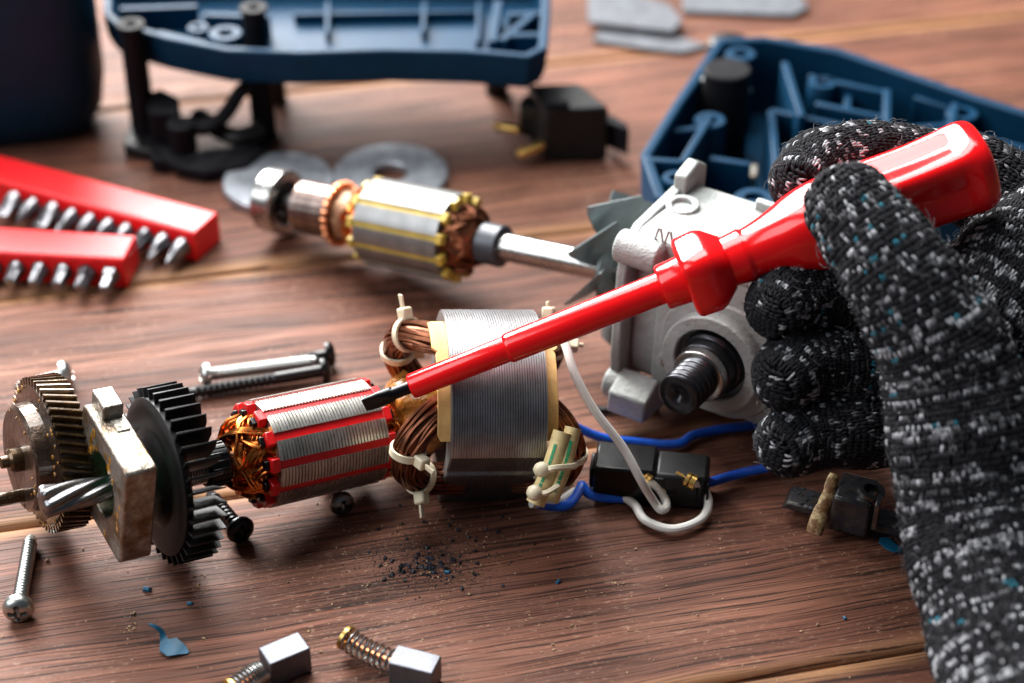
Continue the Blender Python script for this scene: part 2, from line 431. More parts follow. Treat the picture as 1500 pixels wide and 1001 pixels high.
# bearing plate, a square rounded casting with a round opening
PX0, PX1 = 4.66, 5.42
def sq(a, h, rad=0):
    c, s_ = math.cos(a), math.sin(a); p = 18
    return h/((abs(c)**p+abs(s_)**p)**(1/p))
pl = MB(); n = 96
pl.ring(.78, 1.38, PX0, PX1, n, fn=lambda a, r: sq(a, r, 0))
pl.box((PX0+.32, -.95, 1.5), (.5, .75, .5)); pl.box((PX0+.25, -.3, 1.36), (.35, .5, .12))
PLM = tr(0, 0, .14) @ rot('X', R(-4))
plate = pl.build('bearing_plate', M['plate'], rotor, bev=.045, M=PLM)
gr = MB()
for i in range(40):
    a = rnd.choice([rnd.uniform(0, 2*PI), rnd.uniform(2.4, 4.6)]); r_ = rnd.uniform(.83, 1.3)
    gr.sphere((PX1+.005, r_*math.cos(a), r_*math.sin(a)), rnd.uniform(.02, .11), 8, sq=(.12, 1, 1.5))
gr.build('grease_smear', M['amber'], plate)
MB().ring(.36, .79, PX0+.1, PX0+.32, 40).build('bearing_seal', M['green'], rotor)
def flute(x, r, a): return r*(1.04-.3*(abs(math.sin(3*(a+x*1.05))))**3)
MB().lathe([(4.8, .3)]+[(4.95+.05*i, .27+.1*i/36) for i in range(37)]+[(6.82, .34), (6.86, .2)], 72, fn=flute).build('pinion', M['steel_dark'], rotor, ang=60)

# ------------------------------------------------------------------ gear wheel beside the pinion
gax = (ax+Vector((0, 0, .02))).normalized()
GM = frame(dp(64, 666, 44.4), gax)
gear = thing('gear_wheel', 'oily brown steel gear wheel with toothed rim leaning against the pinion', 'gear', GM)
GR = 1.9
body = MB().lathe([(-.62, .5), (-.62, GR-.17), (.16, GR-.17), (.18, GR-.3), (.2, 1.34), (.54, 1.3), (.6, 1.22), (.6, .5), (.56, .3)], 72).build('gear_body', M['gear_face'], gear, ang=30)
NTH = 54
tm = MB(); tw = 2*PI*(GR-.17)/NTH
vs = []
for i in range(5):
    x = -.6+.74*i/4; sh = (i-2)*.055
    for y, z in ((GR-.2, -tw*.30), (GR-.06, -tw*.24), (GR, -tw*.12), (GR, tw*.12), (GR-.06, tw*.24), (GR-.2, tw*.30)): vs.append((x, y, z+sh))
fs = []
for i in range(4):
    for k in range(5): fs.append((i*6+k, i*6+k+1, i*6+k+7, i*6+k+6))
fs += [tuple(range(6)), tuple(range(29, 23, -1))]
tooth2 = tm.add(vs, fs).build('gear_tooth', M['grease'], gear)
for k in range(NTH):
    o = tooth2 if k == 0 else dup(tooth2, gear)
    o.matrix_local = rot('X', 2*PI*k/NTH)
MB().lathe([(.3, .3), (.82, .3), (.88, .24), (.88, .16), (1.05, .15), (1.08, .08)], 28).build('axle', M['grease'], gear)
MB().lathe([(-1.5, .3), (-.6, .3)], 20).build('axle_stub', M['steel_dark'], gear)
MB().lathe([(.3, .17), (1.75, .17), (1.8, .12)], 20).build('drive_pin', M['grease'], gear, M=tr(-.2, .3, -.85))
dr = MB()
q = random.Random(4)
for i in range(60):
    a = q.uniform(0, 2*PI); r_ = q.choice([q.uniform(.9, 1.25), GR-.22, 1.34])
    dr.sphere((.6 if r_ < 1.28 else .2, r_*math.cos(a), r_*math.sin(a)), q.uniform(.02, .07), 7, sq=(.45, 1, 1))
dr.build('grease_drops', M['amber'], gear)

# ------------------------------------------------------------------ stator with field coils
SPS, STL = R(7), R(5)
sax = Vector((-math.cos(SPS)*math.cos(STL), -math.sin(SPS)*math.cos(STL), math.sin(STL)))
SM = frame(at(712, 597, 2.15), sax)
stator = thing('motor_stator', 'motor stator of stacked steel laminations with tied copper coils under the screwdriver shaft', 'motor stator', SM)
# angle b: 0 at the top of the outline seen by the camera, growing towards the camera and down
def pol(x, r, b):
    a = b-R(38)
    return (x, math.sin(a)*r, math.cos(a)*r)       # local y points to the camera, z up
SR = 2.44; SH = 1.15
def sprof(b):                                       # outer outline of one lamination
    b = (math.degrees(b)+360) % 360
    d = lambda c, w: abs((b-c+180) % 360-180) < w
    if 120 < b < 194: return SR*math.cos(R(37))/math.cos(R(b-157))+(.085 if d(144, 2.8) else 0)
    if 205 <= b < 231: return 2.2/math.cos(R(b-218))
    if 316 < b < 362-10: return SR*.99
    return SR
NL = 38
m = MB(); NS = 180; xs = []
st = 2*SH/NL
for i in range(NL):
    e = .012*(((i*37) % 11)/11-.5)
    xs += [(-SH+st*i, e), (-SH+st*(i+.62), e), (-SH+st*(i+.68), e-.045), (-SH+st*(i+.94), e-.045)]
vs = []; fs = []
for x, e in xs:
    for k in range(NS):
        b = 2*PI*k/NS; vs.append(pol(x, sprof(b)+e, b))
L = len(xs)
for k in range(NS): vs.append(pol(-SH, 1.62, 2*PI*k/NS))
for k in range(NS): vs.append(pol(SH, 1.62, 2*PI*k/NS))
for i in range(L-1):
    for k in range(NS):
        l = (k+1) % NS; fs.append((i*NS+k, i*NS+l, (i+1)*NS+l, (i+1)*NS+k))
for k in range(NS):
    l = (k+1) % NS
    fs.append((k, L*NS+k, L*NS+l, l)); fs.append(((L-1)*NS+l, (L+1)*NS+l, (L+1)*NS+k, (L-1)*NS+k)); fs.append((L*NS+k, (L+1)*NS+k, (L+1)*NS+l, L*NS+l))
m.add(vs, fs).build('lamination_stack', M['stator_lam'], stator, ang=28)
SOOT = pmat('sooty_steel_band', (.045, .035, .03), .4, .7, var=.3)
def coil(side, bc, span, bulge, Rc, rad, name='field_coil', nst=34):
    m = MB(); N = 26; path = []
    for i in range(N+1):
        t = i/N; b = bc-span+2*span*t
        s_ = min(1, math.sin(PI*t)**.55*1.02)
        path.append(Vector(pol(side*(SH-.5+(bulge+.5)*s_), Rc+.12*math.sin(PI*t), b)))
    fr = frames(path)
    q = random.Random(int(bc*100)+7)
    core = [p for p in path]; m.tube(core, rad*.86, 12)
    for s in range(nst):
        a0 = 2*PI*s/nst+q.uniform(-.06, .06); tw = q.uniform(-.9, .9); rr = rad*q.uniform(.86, 1.04)
        P = []
        for i, p in enumerate(path):
            a = a0+tw*(i/N-.5)+.12*math.sin(i*.5+s)
            P.append(p+fr[i][1]*rr*math.cos(a)+fr[i][2]*rr*math.sin(a))
        m.tube(P, .042, 5, caps=False)
    o = m.build(name, M['copper_brown'], stator)
    return o, path, fr
def tie(path, fr, i, rad, head_a, parent, tail=.35):
    p = path[i]; T, u, v = fr[i]
    m = MB(); ring = []
    n = 28
    for k in range(n+1):
        a = 2*PI*k/n; ring.append(p+u*(rad*math.cos(a))+v*(rad*math.sin(a)))
    vs = []; fs = []
    for k in range(n):
        a = 2*PI*k/n; d = u*math.cos(a)+v*math.sin(a)
        for w, h in ((-.09, 0), (.09, 0), (.09, .06), (-.09, .06)): vs.append(p+d*(rad+h)+T*w)
    for k in range(n):
        l = (k+1) % n
        for j in range(4): fs.append((k*4+j, k*4+(j+1) % 4, l*4+(j+1) % 4, l*4+j))
    m.add(vs, fs)
    d = u*math.cos(head_a)+v*math.sin(head_a); tg = -u*math.sin(head_a)+v*math.cos(head_a)
    o = m.build('cable_tie', M['nylon'], parent)
    hm = MB(); F = frame(p+d*(rad+.13), d, T)
    hm.box((0, 0, 0), (.34, .3, .3), F); 
    hm.build('tie_head', M['nylon'], o, bev=.05)
    tm_ = MB(); tm_.box((.17+tail/2, .03, 0), (tail, .07, .14), F, taper=.8); tm_.build('tie_tail', M['nylon'], o, bev=.02)
def face_angle(path, fr, i, d):
    d = Vector(d); return math.atan2(d.dot(fr[i][2]), d.dot(fr[i][1]))
Vc = (SM.inverted().to_3x3() @ (CAM-SM.translation).normalized()); Uc = SM.inverted().to_3x3() @ UP; Rc_ = SM.inverted().to_3x3() @ RT
for side in (1, -1):
    for bc, up_ in ((R(-30), True), (R(131), False)):
        bul = .95 if side > 0 else .68
        o, path, fr = coil(side, bc, R(54) if up_ else R(46), bul, 1.74, .36)
        if side > 0 and up_:
            i = 19; tie(path, fr, i, .39, face_angle(path, fr, i, Uc*1.0+Vc*.3), o)
            i = 11; tie(path, fr, i, .39, face_angle(path, fr, i, Rc_), o, .12)
        elif side > 0:
            i = 11; tie(path, fr, i, .39, face_angle(path, fr, i, Vc+Rc_*.9-Uc*.2), o)
            i = 21; tie(path, fr, i, .39, face_angle(path, fr, i, -Uc+Vc*.5), o)
        elif not up_:
            i = 12; tie(path, fr, i, .39, face_angle(path, fr, i, Vc-Rc_*.6-Uc*.1), o, .1)
            i = 19; tie(path, fr, i, .39, face_angle(path, fr, i, Vc-Rc_*.5), o, .12)
        else:
            i = 13; tie(path, fr, i, .39, face_angle(path, fr, i, Rc_), o, .15)
            i = 20; tie(path, fr, i, .39, face_angle(path, fr, i, Uc), o, .15)
for side in (1, -1):
    for b0, b1, ext in ((R(16), R(52), .38), (R(50), R(112), .3), (R(-120), R(-70), .3)):
        m = MB(); vs = []; fs = []; n = 14
        for i in range(n+1):
            b = b0+(b1-b0)*i/n; e = SH+ext*(1-.25*(i in (0, n)))
            for x, r in ((SH-.3, 2.12), (e, 2.12), (e, 2.2), (SH-.3, 2.2)): vs.append(pol(side*x, r, b))
        for i in range(n):
            for j in range(4): fs.append((i*4+j, i*4+(j+1) % 4, i*4+4+(j+1) % 4, i*4+4+j))
        fs += [(0, 1, 2, 3), (n*4+3, n*4+2, n*4+1, n*4)]
        m.add(vs, fs).build('paper_insulator', M['paper'], stator, bev=.015)
# two yellowed sleeves with green print at the right-hand coil, tied together
def sleeve(p0, p1, r, ph):
    m = MB(); P = spline([p0, (Vector(p0)+Vector(p1))/2+Vector((.06, 0, .03)), p1], 6)
    m.tube(P, [r*.8]+[r]*(len(P)-2)+[r*1.02], 14)
    o = m.build('wire_sleeve', M['sleeve'], stator, M=SM.inverted())
    g = MB(); fr = frames(P); vd = (CAM-P[3]).normalized()
    for i in range(2, len(P)-2, 1):
        d = (vd-fr[i][0]*vd.dot(fr[i][0])).normalized(); c = P[i]+d*(r+.004)+fr[i][0].cross(d)*ph
        d2 = (c-P[i]).normalized(); g.box((0, 0, 0), (.13, .07, .014), frame(P[i]+d2*(r+.002), fr[i][0], d2))
    g.build('green_print', M['green_ink'], o)
    e = MB(); F = frame(P[0], P[0]-P[1]); e.ring(r*.55, r*1.0, -.1, .12, 16, F); e.build('sleeve_mouth', M['sleeve'], o)
sleeve(dp(822, 640, 43.9), dp(784, 738, 43.9), .23, .08)
sleeve(dp(838, 634, 44.0), dp(806, 734, 43.9), .2, -.02)
tz = MB(); 
c0 = dp(808, 690, 43.75); tz.sphere(dp(794, 688, 43.50), .2, 10, sq=(1.1, .9, 1)); tz.sphere(dp(783, 722, 43.40), .2, 10)
tz.tube(spline([dp(794, 690, 43.55), dp(812, 686, 43.40), dp(836, 684, 43.70), dp(846, 680, 44.10)], 5), .07, 6, flat=1.2)
tz.tube(spline([dp(783, 722, 43.50), dp(800, 722, 43.35), dp(818, 712, 43.50)], 5), .07, 6)
tz.build('sleeve_tie', M['nylon'], stator, M=SM.inverted())
# ------------------------------------------------------------------ red insulated screwdriver
D0, D1 = 43.4, 42.2
T0 = dp(540, 591, D0); T1 = dp(1437, 238, D1)
dax = (T1-T0).normalized()
DM = frame(T0, dax, (CAM-T0).normalized())          # local z faces the viewer's side, local y lies up/down the picture
LEN = (T1-T0).length
k_ = LEN/(1437-540)                                  # cm along the axis per pixel of picture width
drv = thing('screwdriver', 'red insulated screwdriver with slotted black blade, held in the gloved hand', 'screwdriver', DM)
def sx(px): return (px-540)*k_
m = MB()
xs = [(-.12, .175, .05), (0, .19, .065), (sx(556), .2, .1), (sx(575), .19, .17), (sx(578), .15, .15), (sx(612), .15, .15)]
vs = []; fs = []; n = 20
for x, a, b in xs:
    for k in range(n):
        t = 2*PI*k/n; c, s_ = math.cos(t), math.sin(t); e = .45 if b < .15 else 1
        vs.append((x, a*math.copysign(abs(c)**e, c), b*math.copysign(abs(s_)**e, s_)))
for i in range(len(xs)-1):
    for k in range(n):
        l = (k+1) % n; fs.append((i*n+k, i*n+l, i*n+n+l, i*n+n+k))
fs += [tuple(range(n)), tuple(range(len(xs)*n-1, len(xs)*n-n-1, -1))]
m.add(vs, fs, rot('X', R(35))).build('blade', M['black_gloss'], drv)
m = MB().lathe([(sx(602), .2), (sx(603), .27), (sx(606), .3), (sx(744), .315), (sx(746), .315), (sx(748), .345), (sx(752), .36), (sx(985), .38)], 40)
m.build('shaft_sleeve', M['red'], drv, ang=40)
def ssec(x, a, b, p, n=48):
    out = []
    for k in range(n):
        t = 2*PI*k/n; c, s_ = math.cos(t), math.sin(t)
        r = 1/((abs(c)**p+abs(s_)**p)**(1/p)); out.append((x, a*r*c, b*r*s_))
    return out
def loft(secs, name, mat, parent, ang=40, roll=0, bev=0):
    m = MB(); n = len(secs[0]); vs = [v for s_ in secs for v in s_]; fs = []
    for i in range(len(secs)-1):
        for k in range(n):
            l = (k+1) % n; fs.append((i*n+k, i*n+l, i*n+n+l, i*n+n+k))
    fs += [tuple(range(n)), tuple(range(len(secs)*n-1, len(secs)*n-n-1, -1))]
    m.add(vs, fs, rot('X', roll)); return m.build(name, mat, parent, ang=ang, bev=bev)
loft([ssec(sx(974), .36, .36, 2), ssec(sx(975), .5, .5, 2), ssec(sx(978), .54, .54, 2), ssec(sx(1012), .57, .57, 2)], 'collar', M['red'], drv)
loft([ssec(sx(1008), .68, .68, 5), ssec(sx(1011), .77, .77, 5), ssec(sx(1015), .8, .8, 5), ssec(sx(1042), .82, .82, 5), ssec(sx(1052), .79, .79, 4), ssec(sx(1064), .68, .68, 3), ssec(sx(1072), .6, .6, 2.5)], 'guard', M['red'], drv, roll=R(34), ang=50)
hs = []
ctl = [(1060, .58, 2.1), (1080, .6, 2.1), (1110, .65, 2.2), (1140, .76, 2.4), (1170, .9, 2.8), (1200, .98, 3.2), (1240, 1.0, 3.6), (1300, .95, 4), (1350, .93, 4.0), (1390, .97, 3.7), (1418, 1.02, 3.4), (1430, 1.01, 3.2), (1438, .96, 3.1), (1444, .84, 3), (1447, .62, 2.8)]
for v in spline([(a, r0*100, p0*100) for a, r0, p0 in ctl], 8): hs.append((v.x, v.y/100*(.93 if v.x > 1100 else 1), v.z/100))
secs = []
n = 96
for px, r, p in hs:
    s_ = []
    sc = max(0, min(1, (px-1225)/40))*max(0, min(1, (1424-px)/22))         # concave grip faces, closed towards the butt
    for k in range(n):
        t = 2*PI*k/n; c, q_ = math.cos(t), math.sin(t)
        rr = r/((abs(c)**p+abs(q_)**p)**(1/p))
        f = (abs((t % (PI/2))-0) if (t % (PI/2)) < PI/4 else PI/2-(t % (PI/2)))      # angle from the face's middle
        rr *= 1-.17*sc*max(0, math.cos(f*2.25))**1.0*(1 if f < .7 else 0)
        s_.append((sx(px), rr*c, rr*q_))
    secs.append(s_)
loft(secs, 'handle', M['red'], drv, ang=60, roll=R(36))

# ------------------------------------------------------------------ bit holders and their bits
def holder(label, p_rb, p_rf, ln, h, th, nb):
    pass
bits = {'cone': None, 'flat': None, 'hex': None}
def bit_mesh(kind):
    m = MB()
    if kind == 'phillips':
        def fn(x, r, a): return r*(1-(.34*min(1, max(0, (x-.34)/.3)))*max(0, math.cos(4*a))**2) if x > .34 else r
        m.lathe([(-.9, .3), (.12, .3), (.2, .285), (.34, .27), (.54, .21), (.74, .135), (.92, .07), (.98, .04)], 32, fn=fn)
    elif kind == 'slot':
        vs = []; fs = []; n = 16
        for x, a, b in ((-.9, .3, .3), (.14, .3, .3), (.3, .3, .24), (.55, .3, .12), (.82, .29, .05)):
            for k in range(n):
                t = 2*PI*k/n; c, s_ = math.cos(t), math.sin(t); vs.append((x, a*c, b*s_))
        for i in range(4):
            for k in range(n):
                l = (k+1) % n; fs.append((i*n+k, i*n+l, i*n+n+l, i*n+n+k))
        fs += [tuple(range(n)), tuple(range(5*n-1, 4*n-1, -1))]; m.add(vs, fs)
    elif kind == 'hex':
        m.lathe([(-.9, .3), (.2, .3), (.26, .27), (.27, .22), (.8, .22), (.84, .19)], 6)
    else:                                                     # star bit
        def fn(x, r, a): return r*(1+.1*math.cos(6*a)) if x > .25 else r
        m.lathe([(-.9, .3), (.16, .3), (.26, .24), (.3, .22), (.78, .21), (.84, .17)], 36, fn=fn)
    return m
protos = {}
def put_bit(kind, F, scale, label, group):
    if kind not in protos:
        o = bit_mesh(kind).build('screwdriver_bit', M['tip'], ang=35); protos[kind] = o
    else:
        o = protos[kind].copy(); COL.objects.link(o)
    setM(o, F @ Matrix.Scale(scale*.92, 4)); tag(o, label, 'screwdriver bit', group); return o
def bar(pr_f, pl_f, depth, h, label):
    a = Vector(pr_f); b = Vector(pl_f); a.z = b.z = 0
    xd = (b-a).normalized(); L = (b-a).length
    F = frame(a, xd)
    fr = Vector(F.col[1][:3])                           # local y points away from or to the camera
    sg = 1 if fr.y > 0 else -1
    o = thing('bit_holder', label, 'bit holder', F)
    m = MB(); n = len
    prof = [(0, .0), (0, h-.08), (.08*sg, h), (sg*(depth-.08), h), (sg*depth, h-.08), (sg*depth, 0)]
    vs = [(0, y, z) for y, z in prof]+[(L, y, z) for y, z in prof]
    m.add(vs, [tuple(range(6)), tuple(range(11, 5, -1))]+[(i, (i+1) % 6, 6+(i+1) % 6, 6+i) for i in range(6)])
    m.build('holder_body', M['red_bar'], o, bev=.05)
    s2 = MB()
    return o, F, sg, L
oU, FU, sgU, LU = bar(at(284, 343, 1.0), at(-60, 250, 1.0), 1.35, 1.02, 'longer red plastic bit holder lying behind, holding a row of pointed bits')
ord_ = ['first', 'second', 'third', 'fourth', 'fifth', 'sixth', 'seventh', 'eighth', 'ninth', 'tenth']
kinds = ['phillips', 'phillips', 'star', 'phillips', 'phillips', 'phillips', 'phillips', 'slot', 'phillips', 'slot']
words = {'phillips': 'pointed cross bit', 'star': 'broad blunt bit', 'slot': 'bright flat blade bit', 'hex': 'hexagonal bit'}
UX = [.42, 1.08, 1.72, 2.4, 3.05, 3.72, 4.4, 5.1, 5.85, 6.55]
for i, (x, kd) in enumerate(zip(UX, kinds)):
    B = FU @ tr(x, -.02*sgU, .5) @ rot('Z', -PI/2*sgU) @ rot('Y', R(8)) @ rot('X', R(20+i*31) if kd != 'slot' else R(15))
    put_bit(kd, B, 1.0 if kd != 'slot' else 1.15, words[kd]+', %s from the right end of the longer red holder' % ord_[i], 'bits in the longer red holder')
oL, FL, sgL, LL = bar(at(181, 381, 1.0), at(-60, 366, 1.0), 1.35, 1.02, 'shorter red plastic bit holder lying in front, holding a row of stubby bits')
for i, x in enumerate([.42, 1.14, 1.84, 2.55, 3.25, 3.95, 4.65]):
    kd = 'hex' if i < 2 else 'star'
    B = FL @ tr(x, -.02*sgL, .5) @ rot('Z', -PI/2*sgL) @ rot('Y', R(6)) @ rot('X', R(i*23))
    put_bit(kd, B, 1.0 if i < 2 else .92, ('stubby hexagonal bit' if i < 2 else 'slim blunt bit')+', %s from the right end of the shorter red holder' % ord_[i], 'bits in the shorter red holder')
# a dark mouth round every bit
for o, F, sg, X in ((oU, FU, sgU, UX), (oL, FL, sgL, [.42, 1.14, 1.84, 2.55, 3.25, 3.95, 4.65])):
    for x in X:
        mm = MB().ring(.3, .37, -.02, .03, 20); mm.build('socket_rim', M['red_bar'], o, M=tr(x, 0, .5) @ rot('Z', -PI/2*sg))

# ------------------------------------------------------------------ screws
def cross_head(r, h, depth, n=48, rings=16):
    m = MB(); vs = [(h-depth, 0, 0)]; fs = []
    for i in range(1, rings+1):
        q = r*i/rings
        for k in range(n):
            a = 2*PI*k/n; y, z = q*math.cos(a), q*math.sin(a)
            x = h*math.sqrt(max(0, 1-(q/r)**2.6*.98))
            w = .13*r*(1.25-.5*q/r)
            if (abs(y) < w or abs(z) < w) and q < r*.62: x = min(x, h)-depth*(1-.55*(q/(r*.62)))
            vs.append((x, y, z))
    for k in range(n):
        l = (k+1) % n; fs.append((0, 1+k, 1+l))
        for i in range(rings-1): fs.append((1+i*n+k, 1+i*n+n+k, 1+i*n+n+l, 1+i*n+l))
    b = len(vs); e = 1+(rings-1)*n
    for k in range(n):
        a = 2*PI*k/n; vs.append((-.06, r*.96*math.cos(a), r*.96*math.sin(a)))
    for k in range(n):
        l = (k+1) % n; fs.append((e+k, b+k, b+l, e+l))
    fs.append(tuple(range(b, b+n)))
    return m.add(vs, fs)
def screw(p_head, p_tip, r, hr, hh, mat, label, plain=0, pitch=.12, nn=18, group='loose screws on the table', grow=.22):
    a, b = Vector(p_head), Vector(p_tip); ax_ = (a-b).normalized(); L = (a-b).length
    F = frame(a, ax_); o = thing('screw', label, 'screw', F, group)
    cross_head(hr, hh, hh*.75).build('screw_head', mat, o, ang=38)
    m = MB(); prof = [(0.0, r)]
    x0 = -plain; prof.append((x0, r))
    st = pitch/6; k = 0
    while x0-k*st > -L+.25: prof.append((x0-k*st-.001, r)); k += 1
    end = prof[-1][0]; prof += [(-L+.12, r*.85), (-L, r*.45)]
    def fn(x, q, ang):
        if x > -plain-.02 or x < -L+.2: return q*(1-grow*.4)
        t = ((x/pitch+ang/(2*PI)) % 1); return q*(1-grow*(1-abs(2*t-1)*1.0)**.8)
    m.lathe(prof, nn, fn=fn).build('threaded_shank', mat, o, ang=75)
    return o
screw(at(27, 890, .33), at(46, 786, .2), .185, .37, .27, M['zinc'], 'zinc pan head screw with cross recess, lying alone at front left', pitch=.1)
screw(at(304, 549, .38), at(470, 528, .3), .2, .33, .22, M['zinc'], 'long zinc screw lying behind the red armature beside a black screw', pitch=.11)
screw(at(474, 543, .34), at(272, 577, .2), .19, .36, .2, M['black_gloss'], 'long black wood screw pointing left behind the red armature', plain=1.3, pitch=.16, grow=.3)
screw(at(482, 519, .42), at(418, 531, .25), .17, .36, .18, M['black_gloss'], 'short black screw with broad head, at the far end of the zinc screw', plain=.3, pitch=.16, grow=.3)
screw(at(94, 550, .4), at(22, 570, .25), .2, .42, .24, M['zinc'], 'zinc screw whose round head shows behind the gear wheel', pitch=.11)
screw(at(352, 776, .34), at(306, 722, .22), .19, .36, .16, M['black_gloss'], 'black wood screw between the black fan and the red armature', pitch=.16, grow=.3)
screw(at(500, 737, .32), at(470, 690, .25), .18, .32, .22, M['steel_dark'], 'dull metal screw lying under the red armature', pitch=.1)

# ------------------------------------------------------------------ carbon brushes with springs, front edge
def spring(path, r, turns, wire, mat, parent, taper=1):
    P = spline(path, 24); fr = frames(P); n = turns*16; out = []
    for i in range(n+1):
        t = i/n; q = t*(len(P)-1); j = min(int(q), len(P)-2); f = q-j; p = P[j].lerp(P[j+1], f); a = 2*PI*turns*t
        rr = r*(1+(taper-1)*t); out.append(p+fr[j][1]*rr*math.cos(a)+fr[j][2]*rr*math.sin(a))
    m = MB().tube(out, wire, 6); return m.build('spring', mat, parent)
def brush(c, xdir, size, sp, label):
    F = frame(c, xdir); o = thing('carbon_brush', label, 'carbon brush', F, 'carbon brushes at the front edge')
    MB().box((0, 0, 0), size).build('carbon_block', M['carbon'], o, bev=.03)
    I = F.inverted(); P = [I @ Vector(p) for p in sp]
    spring(P, .26, 9, .035, M['steel'], o, 1.0)
    q = spline(P, 6); MB().tube(q, .075, 8).build('copper_lead', M['copper_bar'], o)
    e = P[-1]; d = (P[-1]-P[-2]).normalized(); MB().ring(.1, .3, -.04, .04, 24, frame(e, d)).build('end_cap', M['brass'], o)
    return o
b1 = at(418, 966, .4)
brush(b1, Vector((.83, .5, 0)), (1.0, .62, .72), [at(385, 983, .42), at(366, 995, .42), at(340, 1012, .42)], 'grey carbon brush with steel spring toward the bottom edge, left of the pair')
b2 = at(608, 982, .4)
brush(b2, Vector((.93, -.32, 0)), (1.05, .6, .7), [at(580, 972, .45), at(553, 961, .4), at(528, 949, .42), at(507, 934, .5)], 'bright carbon brush with long coppery spring stretched up and left, right of the pair')

# ------------------------------------------------------------------ shavings, dust and crumbs
def shaving(pts, w, label, name='plastic_shaving', g='teal plastic shavings'):
    m = MB(); vs = []; fs = []
    for i, (p, ww, u) in enumerate(zip(pts, w, range(99))):
        p = Vector(p); d = Vector((.3, .9, .25 if i % 2 else -.1)).normalized()
        for sg in (-1, 1):
            for h in (0, .03): vs.append(p+d*(ww*sg*.5)+Vector((0, 0, h)))
    for i in range(len(pts)-1):
        a = i*4; b = a+4; fs += [(a, b, b+2, a+2), (a+1, a+3, b+3, b+1), (a, a+1, b+1, b), (a+2, b+2, b+3, a+3)]
    fs += [(0, 2, 3, 1), (len(vs)-4, len(vs)-3, len(vs)-1, len(vs)-2)]
    o = m.add(vs, fs).build(name, M['teal'], ang=60)
    return tag(o, label, 'shaving', g)
shaving([at(218, 915, .35), at(228, 919, .32), at(236, 925, .2), at(238, 934, .1), at(240, 946, .06), at(252, 949, .12), at(266, 953, .03), at(276, 957, .02)], [.06, .09, .14, .25, .42, .5, .36, .06], 'curled teal plastic shaving in front of the fan')
for p, s_, lb in (((215, 863), .14, 'tiny teal crumb left of the scratches, below the fan'), ((278, 884), .1, 'tiny teal crumb behind the curled shaving'), ((818, 852), .1, 'tiny teal crumb right of the black dust'), ((655, 838), .1, 'tiny teal crumb on the black dust pile'), ((1237, 905), .08, 'tiny teal crumb alone near the glove wrist'), ((30, 905), .06, 'teal crumb')):
    if lb == 'teal crumb': continue
    c = at(*p, s_*.35); m = MB().box((0, 0, 0), (s_*1.6, s_, s_*.6), tr(*c) @ rot('Z', p[0]*.7) @ rot('X', .4), taper=.6)
    tag(m.build('plastic_crumb', M['teal'], bev=.01), lb, 'crumb', 'teal crumbs on the table')
shaving([at(1288, 792, .15), at(1300, 797, .1), at(1312, 805, .12), at(1322, 806, .05)], [.2, .34, .3, .2], 'crumpled teal shaving beside the glove, below the sooty brush holder')
def scatter(name, mat, n, fn, sizes, seed):
    q = random.Random(seed); m = MB()
    for i in range(n):
        px, py = fn(q); s_ = sizes[0]+(sizes[1]-sizes[0])*q.random()**3; c = at(px, py, 0)
        Mx = tr(c.x, c.y, s_*.3) @ rot('Z', q.uniform(0, 6)) @ rot('X', q.uniform(-.6, .6))
        e = q.uniform(.5, 1)
        vs = [(s_*a*.7*q.uniform(.6, 1.3), s_*b*.7*e*q.uniform(.6, 1.3), s_*d*.5*q.uniform(.6, 1.3)) for a, b, d in ((1,0,0),(0,1,0),(-1,0,0),(0,-1,0),(0,0,1),(0,0,-1))]
        m.add(vs, [(0,1,4),(1,2,4),(2,3,4),(3,0,4),(1,0,5),(2,1,5),(3,2,5),(0,3,5)], Mx)
    o = m.build(name, mat, smooth=False); o['kind'] = 'stuff'; return o
def g2(cx, cy, sx_, sy_): return lambda q: (q.gauss(cx, sx_), q.gauss(cy, sy_))
scatter('carbon_dust', M['dust'], 330, lambda q: (q.gauss(622, 26), q.gauss(832, 10)) if q.random() < .55 else (q.gauss(655, 60), q.gauss(800, 32)), (.02, .13), 1)
scatter('fine_carbon_dust', M['dust'], 4200, lambda q: (q.gauss(628, 42), q.gauss(826, 17)) if q.random() < .6 else (q.gauss(650, 85), q.gauss(800, 38)), (.008, .035), 11)
scatter('wood_dust', M['chip'], 900, lambda q: (q.gauss(590, 90), q.gauss(800, 40)) if q.random() < .6 else (q.uniform(120, 1300), q.uniform(740, 1000)), (.01, .05), 2)
scatter('pale_chips', M['chip'], 46, lambda q: (q.uniform(0, 1300), q.uniform(790, 1000)), (.04, .11), 5)
def flecks(q):
    c = q.choice([(190, 918, 5, 12), (293, 862, 6, 10), (640, 860, 40, 20), (1010, 820, 160, 60), (905, 855, 6, 3)]); return q.gauss(c[0], c[2]), q.gauss(c[1], c[3])
scatter('scraped_fibres', M['chip'], 130, flecks, (.02, .07), 9)
# ------------------------------------------------------------------ wires, switch block, sooty brush holder
def wire(name, pts, r, mat, label, cat='wire', grp=None):
    m = MB().tube(spline(pts, 10), r, 10); return tag(m.build(name, mat), label, cat, grp)
WR = .108
wire('wire', [dp(812, 470, 45.0), dp(828, 505, 44.6), dp(842, 548, 44.4), dp(870, 600, 44.5), dp(912, 655, 44.8), dp(940, 706, 45.0), at(958, 735, .6), at(968, 747, .4), at(976, 742, .35), at(972, 726, .5), at(960, 711, .8), at(946, 704, 1.0)], WR, M['white_wire'], 'white wire hanging from the stator and looping down to the black switch block')
wire('wire', [at(778, 738, .6), at(815, 736, .3), at(850, 718, .3), at(900, 724, .25), at(928, 738, .22), at(945, 762, .22), at(985, 775, .22), at(1025, 762, .25), at(1038, 738, .35), at(1030, 715, .7), at(1015, 706, 1.0)], WR, M['white_wire'], 'white wire looping over the wood in front of the black switch block')
